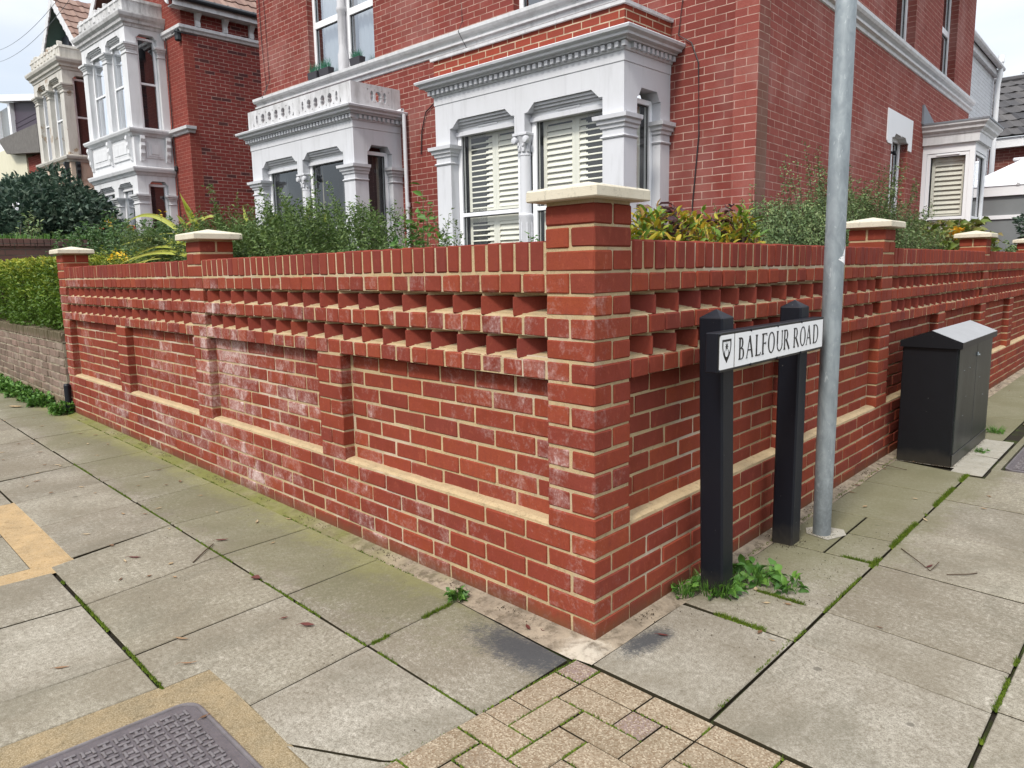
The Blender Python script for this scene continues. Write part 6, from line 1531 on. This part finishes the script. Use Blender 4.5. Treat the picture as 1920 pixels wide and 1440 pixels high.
# 7 mixed shrub with yellow flowers
r0 = (-7.6, 1.3, .22); q = plant('flowering_shrub', 'mid-green shrub with small yellow and red flowers at the left end of the garden', 'shrub', r0)
B_, T_ = [], []
for i in range(330):
    x = U_(-9.4, -5.4); y = U_(.5, 1.8) if x < -6.6 else U_(.5, 1.3); z = np.interp(x, [-9.5, -9, -8.2, -7.4, -6.6, -5.8, -5.3], [1.55, 1.78, 1.92, 1.96, 1.85, 1.65, 1.5])+rng.normal()*.05-U_(0, .35)
    B_.append((x+rng.normal()*.1, y+.1, z-.4)); T_.append((x, y, z))
sprays(B_, T_, 40, .048, .024, M['l_mixed'], M['stem_green'], q, .004, ang=.75, rootloc=r0)
P_ = np.array([PX(a, b, c) for a, b, c in ((205, 418, 1.0), (210, 424, 1.0), (203, 423, 1.0), (248, 424, .8), (210, 490, .5), (208, 486, .5), (224, 480, .5), (232, 481, .5), (228, 478, .5), (300, 402, 1.2))])-np.array(r0)
for nm, mt, rep in (('yellow_flowers', 'flower', 7),):
    leaf_mesh(nm, np.repeat(P_, rep, 0)+rng.normal(size=(len(P_)*rep, 3))*.018, rng.normal(size=(len(P_)*rep, 3)), .045, .03, M[mt], q)
P_ = np.array([PX(a, b, c) for a, b, c in ((252, 424, .8), (246, 427, .8), (215, 412, 1.0), (190, 430, 1.))])-np.array(r0)
leaf_mesh('red_buds', np.repeat(P_, 4, 0)+rng.normal(size=(len(P_)*4, 3))*.012, rng.normal(size=(len(P_)*4, 3)), .035, .02, M['redberry'], q)
# lower greenery between flax and pier cap, yellow-green
r0 = (-7.0, .45, .22); q = plant('yellow_green_shrub', 'low yellow-green small-leaved shrub showing just above the far half of the left wall', 'shrub', r0)
B_, T_ = [], []
for i in range(120):
    x = U_(-7.6, -4.95); y = U_(.25, .7); z = U_(1.36, 1.56); B_.append((x, y+.05, z-.25)); T_.append((x, y, z))
sprays(B_, T_, 34, .030, .014, M['l_hedge'], M['stem_green'], q, .003, rootloc=r0)
# 8 clipped hedge on the old wall
r0 = (-8.5, .35, .22); q = plant('privet_hedge', 'clipped yellow-green hedge standing above the old brown wall', 'hedge', r0)
n = 30000; P_ = np.empty((n, 3)); k = rng.random(n)
P_[:, 0] = rng.uniform(-12.5, -6.55, n); P_[:, 1] = .02+rng.random(n)**2.2*.65; P_[:, 2] = .78+rng.random(n)*.66
top = rng.random(n) < .34; P_[top, 2] = 1.46-rng.random(top.sum())**2*.10; P_[top, 1] = rng.uniform(.0, .7, top.sum())
bumpn = .035*np.sin(P_[:, 0]*5.1)+.03*np.sin(P_[:, 0]*11.7+P_[:, 2]*9)+.02*np.sin(P_[:, 2]*17+P_[:, 0]*3)
P_[:, 1] -= bumpn; P_[:, 2] += bumpn*.5*(P_[:, 2] > 1.3)
D_ = rng.normal(size=(n, 3))*.7+np.array([0, -.7, .5])
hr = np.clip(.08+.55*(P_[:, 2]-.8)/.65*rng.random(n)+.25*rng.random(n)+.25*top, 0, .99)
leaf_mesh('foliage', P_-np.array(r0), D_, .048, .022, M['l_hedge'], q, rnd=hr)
ms = MB()
for i in range(40):
    x = U_(-12.4, -6.6); ms.tube([(x-r0[0], .35-r0[1], .0), (x-r0[0]+rng.normal()*.1, .3-r0[1], .7), (x-r0[0]+rng.normal()*.2, .3-r0[1], 1.15)], [.012, .008, .004], 5)
ms.build('stems', M['stem'], q, recalc=False)
# 9 big glossy evergreen
r0 = (-18.3, 2.5, .0); q = plant('camellia_bush', 'big dark glossy evergreen bush in front of the cream house at the far left', 'bush', r0)
n = 46000; u = rng.normal(size=(n, 3)); u = unit(u); rad = (.60+.40*rng.random(n))[:, None]; 
lob = 1+.10*np.sin(u[:, 0:1]*7+u[:, 2:3]*5)+.08*np.sin(u[:, 1:2]*11+1)+.06*np.sin(u[:, 0:1]*17+u[:, 2:3]*13)
P_ = u*rad*lob*np.array([4.1, 1.6, 1.45]); P_[:, 2] += 2.1
P_[:, 2] += .10*(-P_[:, 0])/3.0*3.4*(P_[:, 0] < 0)*(P_[:, 2] > 2)
P_[:, 0] += -1.2
P_ = P_[P_[:, 2] > .7]
D_ = unit(P_-np.array([-1.2, 0, 2.0]))+rng.normal(size=P_.shape)*.7+np.array([0, 0, .3])
leaf_mesh('foliage', P_, D_, .15, .07, M['l_cam'], q, rnd=np.clip(rng.random(len(P_))**1.6, 0, .99))
ms = MB(); 
for i in range(16):
    a = U_(-1, 1); ms.tube([(-1.2+a*.3, 0, 0), (-1.2+a*1.2, rng.normal()*.4, 1.3), (-1.2+a*2.2, rng.normal()*.7, 2.6)], [.06, .035, .015], 6)
ms.build('branches', M['stem'], q, recalc=False)
P_ = np.array([PX(a, b, 1.1) for a, b in ((26, 388),)])-np.array(r0); P_ = np.repeat(P_, 5, 0)+rng.normal(size=(len(P_)*5, 3))*.03
leaf_mesh('pale_blooms', P_, rng.normal(size=P_.shape), .09, .06, M['upvc'], q)
# 10 sapling
r0 = (-11.0, .95, .2); q = plant('sapling', 'spindly pale-leaved sapling standing between the hedge and the dark brick wall', 'sapling', r0)
tips = [PX(a, b, .95) for a, b in ((58, 398), (40, 420), (78, 418), (30, 440), (84, 440), (50, 408), (66, 405), (44, 450), (72, 455), (60, 430))]
sprays([tuple(PX(58, 478, .95))]*10, [tuple(t) for t in tips], 26, .07, .032, M['l_cot'], M['stem'], q, .008, rootloc=r0, jitter=.03)
# grass on top of the dark wall
m1 = MB()
def blades(mb, x, y, z, n, h, sp, w_=.0025, lean=.5):
    for i in range(n):
        a = random.uniform(0, 2*pi); d = random.uniform(0, sp); px, py = x+cos(a)*d, y+sin(a)*d; hh = h*random.uniform(.5, 1.1); lx, ly = cos(a)*hh*lean*random.random(), sin(a)*hh*lean*random.random(); s = random.uniform(0, pi); wx, wy = cos(s)*w_, sin(s)*w_
        mb.add([(px-wx, py-wy, z), (px+wx, py+wy, z), (px+lx*.5+wx*.7, py+ly*.5+wy*.7, z+hh*.6), (px+lx*.5-wx*.7, py+ly*.5-wy*.7, z+hh*.6), (px+lx, py+ly, z+hh*.92)], [[0, 1, 2, 3], [3, 2, 4]])
for i in range(170): a = random.uniform(0, 4.8); v = FD(a, random.uniform(-.3, .0), 1.78); blades(m1, v[0], v[1], v[2], 8, .11, .05, .006)
tag(m1.build('grass', M['l_weed'], recalc=False, uv=False), kind='stuff')['label'] = 'grass growing along the top of the dark boundary wall'
# 11 dark shrub at right edge
c0 = L2(10.9, -1.4); v = FC(1.9, 2.6, 0); r0 = (v[0], v[1], .2); q = plant('dark_shrub', 'rounded dark evergreen shrub in front of the conservatory at the right edge', 'shrub', r0)
n = 9000; u = unit(rng.normal(size=(n, 3))); P_ = u*(.7+.3*rng.random(n))[:, None]*np.array([.95, .7, .75])*(1+.12*np.sin(u[:, 0:1]*9+u[:, 2:3]*7)); P_[:, 2] += 1.35
leaf_mesh('foliage', P_, u+rng.normal(size=(n, 3))*.7, .085, .042, M['l_cam'], q, rnd=np.clip(rng.random(n)**1.3, 0, .99))
B_ = [L2(9.0+.25*k, -.5) for k in range(10)]; 
c0 = L2(10.2, -.5); r0 = (c0[0], c0[1], .22); q = plant('trailing_plant', 'low pale-leaved plant peeping over the wall beside the last right-hand pier', 'plant', r0)
sprays([(x, y, 1.2) for x, y in B_ for _ in range(5)], [(x+rng.normal()*.1, y+rng.normal()*.1, 1.40+abs(rng.normal())*.06) for x, y in B_ for _ in range(5)], 14, .06, .035, M['l_cot'], M['stem_green'], q, .003, rootloc=r0)

# ------------------------------------------------------------------ weeds
def weed(x, y, label, n_leaf=40, size=.035, spread=.09, h=.06, grass=30, gh=.07, wide=.7):
    q = plant('weed_clump', label, 'weed', (x, y, 0))
    a = rng.uniform(0, 2*pi, n_leaf); d = spread*np.sqrt(rng.random(n_leaf)); P_ = np.stack([np.cos(a)*d*.8, np.sin(a)*d*.8, rng.uniform(.002, h, n_leaf)], 1)
    D_ = np.stack([np.cos(a), np.sin(a), rng.uniform(-.1, .8, n_leaf)], 1)+rng.normal(size=(n_leaf, 3))*.35
    leaf_mesh('leaves', P_, D_, size, size*wide, M['l_weed'], q, .3)
    if grass:
        m1 = MB(); blades(m1, 0, 0, 0, grass, gh, spread*.8, .0018, .8); m1.build('grass_blades', M['l_weed'], q, recalc=False, uv=False)
    return q
def GP(px, py):
    d = cf+cr*((px-960)/FPX)-cu*((py-720)/FPX); p = CAM+d*(-CAM.z/d.z); return p.x, p.y
for px, py, lab, nl, sz, sp, hh, gr, gh in (
    (1345, 1105, 'leafy green weed clump at the foot of the left black sign post', 70, .036, .12, .035, 320, .075),
    (1420, 1085, 'broad-leaved weed spreading right of the left black sign post', 55, .052, .12, .045, 140, .055),
    (1475, 1105, 'small ivy-like weed at the right end of the clump near the sign post', 26, .048, .07, .035, 40, .04),
    (1280, 1115, 'tuft of grassy weed against the foot of the red wall left of the sign post', 26, .032, .055, .05, 70, .07),
    (855, 1124, 'small green weed sprouting in the slab joint left of the wall corner', 46, .030, .038, .035, 50, .045),
    (1866, 812, 'grassy weed tuft at the front foot of the black cabinet, far side', 12, .03, .07, .03, 90, .07),
    (1838, 848, 'small grassy weed tuft on the pale slab in front of the black cabinet', 10, .03, .045, .02, 60, .045)):
    x, y = GP(px, py); weed(x, y, lab, nl, sz, sp, hh, gr, gh)
for px, py, s, lab in ((12, 716, .14, 'leftmost low weed patch at the foot of the old brown wall'), (32, 723, .17, 'second low weed patch from the left along the old brown wall'), (50, 731, .18, 'low weed patch left of the middle of the row by the old brown wall'), (68, 739, .19, 'leafy weed patch in the middle of the row by the old brown wall'), (84, 748, .18, 'leafy weed patch just right of the middle of the row by the old brown wall'), (101, 758, .16, 'leafy weed patch next but one to the black pipe stub'), (124, 775, .12, 'small weed clump right beside the black pipe stub')):
    x, y = GP(px, py); y = min(y, -.09); q = weed(x, y, lab, int(300*s/.18), .050, s, .10, 80, .13); q['group'] = 'weeds along the old brown wall'
# moss and grass in the joints
m1 = MB()
def mossline(p, q, dens, wid, gr=.2, hh=.006):
    Ln = math.hypot(q[0]-p[0], q[1]-p[1]); n = int(Ln*dens)
    for i in range(n):
        f = random.random()
        if sin(f*Ln*9+p[0]*7)+sin(f*Ln*23)*.6 < -.4 and gr < .9: continue
        x = p[0]+(q[0]-p[0])*f+random.gauss(0, wid*.35); y = p[1]+(q[1]-p[1])*f+random.gauss(0, wid*.35); r = random.uniform(.0015, .0042)*(1+wid*25)
        if random.random() < gr: blades(m1, x, y, -.004, 3, .012+wid*.5, .004, .0011, .9)
        else:
            a = random.uniform(0, 1.5); h = hh*random.uniform(.5, 1.1); vs = [(x+cos(a+k*pi/2.5)*r, y+sin(a+k*pi/2.5)*r, -.004) for k in range(5)]+[(x, y, -.001+h)]
            m1.add(vs, [[0, 1, 5], [1, 2, 5], [2, 3, 5], [3, 4, 5], [4, 0, 5]])
for a_, b_, dn, wd, gr in (((-.56, -.561), (-4.3, -.559), 420, .004, .25), ((-.787, -1.164), (-2.1, -1.164), 700, .006, .3), ((-.60, -.15), (-.55, -.55), 1500, .012, .6), ((-.5, -.56), (.03, -.565), 400, .005, .2)):
    mossline(a_, b_, dn, wd, gr)
for t0_, t1_, o_, dn, wd in ((1.30, 3.15, .512, 2200, .016), (.46, 1.3, .514, 500, .006), (-.1, .46, .505, 250, .004)): mossline(L2(t0_, o_), L2(t1_, o_), dn, wd, .4)
mossline(L2(.47, .22), L2(.455, .50), 2400, .014, .5); mossline(L2(.76, .25), L2(.752, .50), 2000, .014, .5); mossline(L2(1.345, .38), L2(1.338, .515), 1500, .010, .5)
mossline(L2(-.1, 1.113), L2(.45, 1.113), 1200, .010, .3); mossline(L2(.45, 1.113), L2(1.9, 1.113), 800, .009, .3)
for p_, q_ in EDG:
    if random.random() < .62: mossline(p_, q_, random.choice((150, 260, 420)), .0022, .08, .0035)
for k in range(26):
    x = -.9-.2*k; mossline((x, -.084), (x-.2, -.084), 150, .004, .5)
for k in range(14): t_ = .9+.25*k; mossline(L2(t_, .06), L2(t_+.25, .06), 160, .010, .4)
mossline((-.115, -1.09), (-.108, -1.5), 900, .009, .6); mossline((-.20, -1.108), (-.118, -1.112), 900, .008, .6)
tag(m1.build('joint_moss', M['moss'], recalc=False, uv=False), kind='stuff')['label'] = 'moss and fine grass growing in the paving joints'

m1 = MB()
def crumbs(fn, n, sp, rmax=.004, z=.0015):
    for i in range(n):
        x, y = fn(random.random()); x += random.gauss(0, sp); y += random.gauss(0, sp); r = random.uniform(.0010, rmax); a = random.uniform(0, 2)
        vs = [(x+cos(a+k*2*pi/4)*r*random.uniform(.6, 1.2), y+sin(a+k*2*pi/4)*r*random.uniform(.6, 1.2), z) for k in range(4)]+[(x, y, z+r*.8)]
        m1.add(vs, [[0, 1, 4], [1, 2, 4], [2, 3, 4], [3, 0, 4]])
for k in range(60):
    c = random.random(); n_ = random.randint(6, 44)
    if random.random() < .5: crumbs(lambda f: (-.05-6.2*c-.12*f, -.008-.05*random.random()**2), n_, .007, .0042, .0068)
    else: crumbs(lambda f: L2(.08+8*c+.12*f, .008+.05*random.random()**2), n_, .007, .0042, .0068)
crumbs(lambda f: L2(.68+.07*cos(6.28*f), .11+.07*sin(6.28*f)), 160, .012); crumbs(lambda f: L2(1.372+.07*cos(6.28*f), .115+.07*sin(6.28*f)), 140, .012); crumbs(lambda f: L2(1.572+.05*cos(6.28*f), .206+.05*sin(6.28*f)), 110, .008)
crumbs(lambda f: L2(3.27, .08+.32*f), 160, .010, .005); crumbs(lambda f: L2(3.28+1.05*f, .402), 160, .006)
crumbs(lambda f: L2(.2+1.6*f, .05+.45*random.random()), 260, .02, .0035); crumbs(lambda f: (-6*f, -.1-.9*random.random()), 260, .02, .003)
tag(m1.build('soil_crumbs', M['dirt'], recalc=False, uv=False), kind='stuff')['label'] = 'soil crumbs and grit gathered at the foot of the walls and posts'
# ------------------------------------------------------------------ fallen leaves
def fallen(px, py, L_, w_, ang, mat, label, group=None, curl=.35, kind='fallen_leaf', cat='leaf'):
    x, y = GP(px, py); n = 8; vs = []; m1 = MB(); a = radians(ang)
    for i in range(n+1):
        f = i/n; ww = w_*.5*sin(pi*min(1, f*1.02))**.75*(1-.25*f)+.0004; zz = .003+curl*L_*.25*(2*f-1)**2; e = random.uniform(.85, 1.15)
        for s in (-1, 0, 1): vs.append((L_*(f-.5), s*ww*e, zz+abs(s)*ww*curl*1.2))
    fs = []
    for i in range(n):
        for k in (0, 1): fs.append([3*i+k, 3*i+3+k, 3*i+4+k, 3*i+1+k])
    m1.add(vs, fs); m1.tube([(-L_*.5, 0, .003+curl*L_*.25), (-L_*.72, random.uniform(-.1, .1)*L_, .004)], .0007, 4)
    o = m1.build(kind, mat, recalc=False, smooth=True); o.location = (x, y, 0); o.rotation_euler = (0, 0, a); return tag(o, label, cat, group)
FLv = [
 (416, 1014, .075, .022, 60, 'deadred', 'dark red fallen leaf lying across the joint on the left pavement'),
 (480, 1086, .055, .045, 20, 'deadred', 'dark stained leaf pressed on the slab right of the mossy left joint'),
 (576, 1174, .070, .032, 35, 'deadred', 'crumpled red-brown leaf on the left pavement nearest the bottom centre'),
 (533, 1160, .034, .014, 80, 'deadred', 'small reddish leaf scrap left of the crumpled red-brown leaf'),
 (253, 1046, .075, .018, 40, 'deadred', 'thin dark red leaf lying left of the centre slabs'),
 (321, 1058, .032, .020, 110, 'dead', 'small pale upright dead leaf left of the long twig'),
 (341, 1199, .062, .014, 35, 'dead', 'long pale dead leaf lying on the slab joint above the bottom left cover'),
 (354, 1245, .070, .010, 55, 'dead', 'thin curled straw-like leaf above the access cover surround'),
 (116, 1253, .060, .015, 60, 'dead', 'narrow pale dead leaf on the slab left of the access cover'),
 (163, 1003, .050, .014, 50, 'dead', 'narrow pale leaf near the tan patch at the left'),
 (210, 1024, .035, .022, 10, 'dead', 'small whitish leaf scrap right of the tan patch'),
 (153, 914, .055, .018, 30, 'dead', 'bright pale leaf on the joint in the mid left pavement'),
 (30, 764, .20, .075, 35, 'dead', 'large curled orange-brown leaf on the far left pavement'),
 (541, 974, .045, .016, 20, 'dead', 'small tan leaf near the foot of the left wall'),
 (512, 938, .05, .014, 5, 'dead', 'greenish leaf scrap by the wall foot on the left'),
 (385, 1345, .040, .014, 95, 'dead', 'pale leaf lying on the corner of the bottom left access cover'),
 (990, 1178, .050, .018, -30, 'deadred', 'dark leaf in the mortar gap at the foot of the wall corner'),
 (1020, 1183, .030, .024, 10, 'deadred', 'small round dark scrap beside the wall corner foot'),
 (1243, 1192, .050, .016, 25, 'deadred', 'dark leaf on the slab right of the wall corner'),
 (1425, 1186, .038, .018, 95, 'dead', 'orange-tan leaf on the mossy joint right of the sign post weeds'),
 (1448, 1202, .022, .010, 10, 'dead', 'tiny white leaf scrap by the mossy joint on the right'),
 (1417, 1106, .045, .022, 120, 'dead', 'pinkish dead leaf resting in the weeds by the sign post'),
 (1438, 1132, .032, .018, 40, 'dead', 'small tan leaf below the weeds by the sign post'),
 (1478, 1134, .034, .016, 10, 'dead', 'tan leaf at the right edge of the sign post weeds'),
 (1735, 976, .060, .016, -50, 'dead', 'curled dark leaf lying in the long mossy joint on the right pavement'),
 (1743, 1063, .060, .016, 80, 'deadred', 'twisted dark leaf in the middle of the right pavement'),
 (1716, 936, .034, .018, 5, 'dead', 'pale leaf scrap on the slab beyond the mossy right joint'),
 (1845, 955, .038, .016, 5, 'dead', 'pale yellow leaf on the right pavement near the frame edge'),
 (1855, 932, .034, .014, -30, 'dead', 'small whitish leaf at the right above the pale yellow one'),
 (1608, 911, .045, .018, 15, 'deadred', 'dark leaf on the slab right of the lamp post'),
 (1585, 902, .045, .02, 35, 'dead', 'yellowish leaf by the wall foot behind the lamp post'),
 (1515, 958, .055, .026, 60, 'dead', 'dead brown leaf between the sign post and the lamp post'),
 (1502, 960, .045, .022, 100, 'dead', 'curled brown leaf left of the lamp post base'),
 (1375, 1040, .045, .020, 80, 'dead', 'tan leaf at the wall foot between the two sign posts'),
 (1650, 1178, .030, .009, 5, 'dead', 'thin dry leaf sliver on the joint of the right pavement')]
for f_ in FLv: fallen(f_[0], f_[1], f_[2]*.82, f_[3]*.82, f_[4], M[f_[5]], f_[6], curl=random.uniform(.15, .45))
# tiny scraps that nothing tells apart
for k in range(70):
    side = random.random() < .6
    if side: x, y = random.uniform(-6.5, -1.6), random.uniform(-1.1, -.12)
    else: x, y = L2(random.uniform(1.2, 9), random.choice([random.uniform(.04, .10), random.uniform(.1, .5)]))
    o = fallen(960, 1300, random.uniform(.018, .05), random.uniform(.008, .018), random.uniform(0, 180), M['dead'], 'tiny pale leaf scrap on the pavement along the left wall' if side else 'tiny dry leaf scrap on the pavement along the right wall', 'leaf scraps on the left pavement' if side else 'leaf scraps on the right pavement', kind='leaf_scrap'); o.location = (x, y, 0)
def twig(pts, lab, r=.0022):
    m1 = MB(); m1.tube([(*GP(a, b), .004+c) for a, b, c in pts], r, 6); return tag(m1.build('twig', M['stem'], uv=False), lab, 'twig')
twig(((362, 1056, 0), (384, 1036, .004), (400, 1022, .002)), 'straight dark twig by the red leaf on the left pavement', .0028)
twig(((1775, 1079, 0), (1815, 1080, .004), (1832, 1076, 0)), 'thin curved twig on the right pavement')
twig(((1690, 1030, 0), (1720, 1058, .012), (1744, 1072, .0), (1760, 1060, .01)), 'branched twig tangled with the twisted dark leaf on the right')
twig(((1640, 870, 0), (1665, 880, .02), (1700, 882, .0)), 'straw-coloured twig in front of the black cabinet')
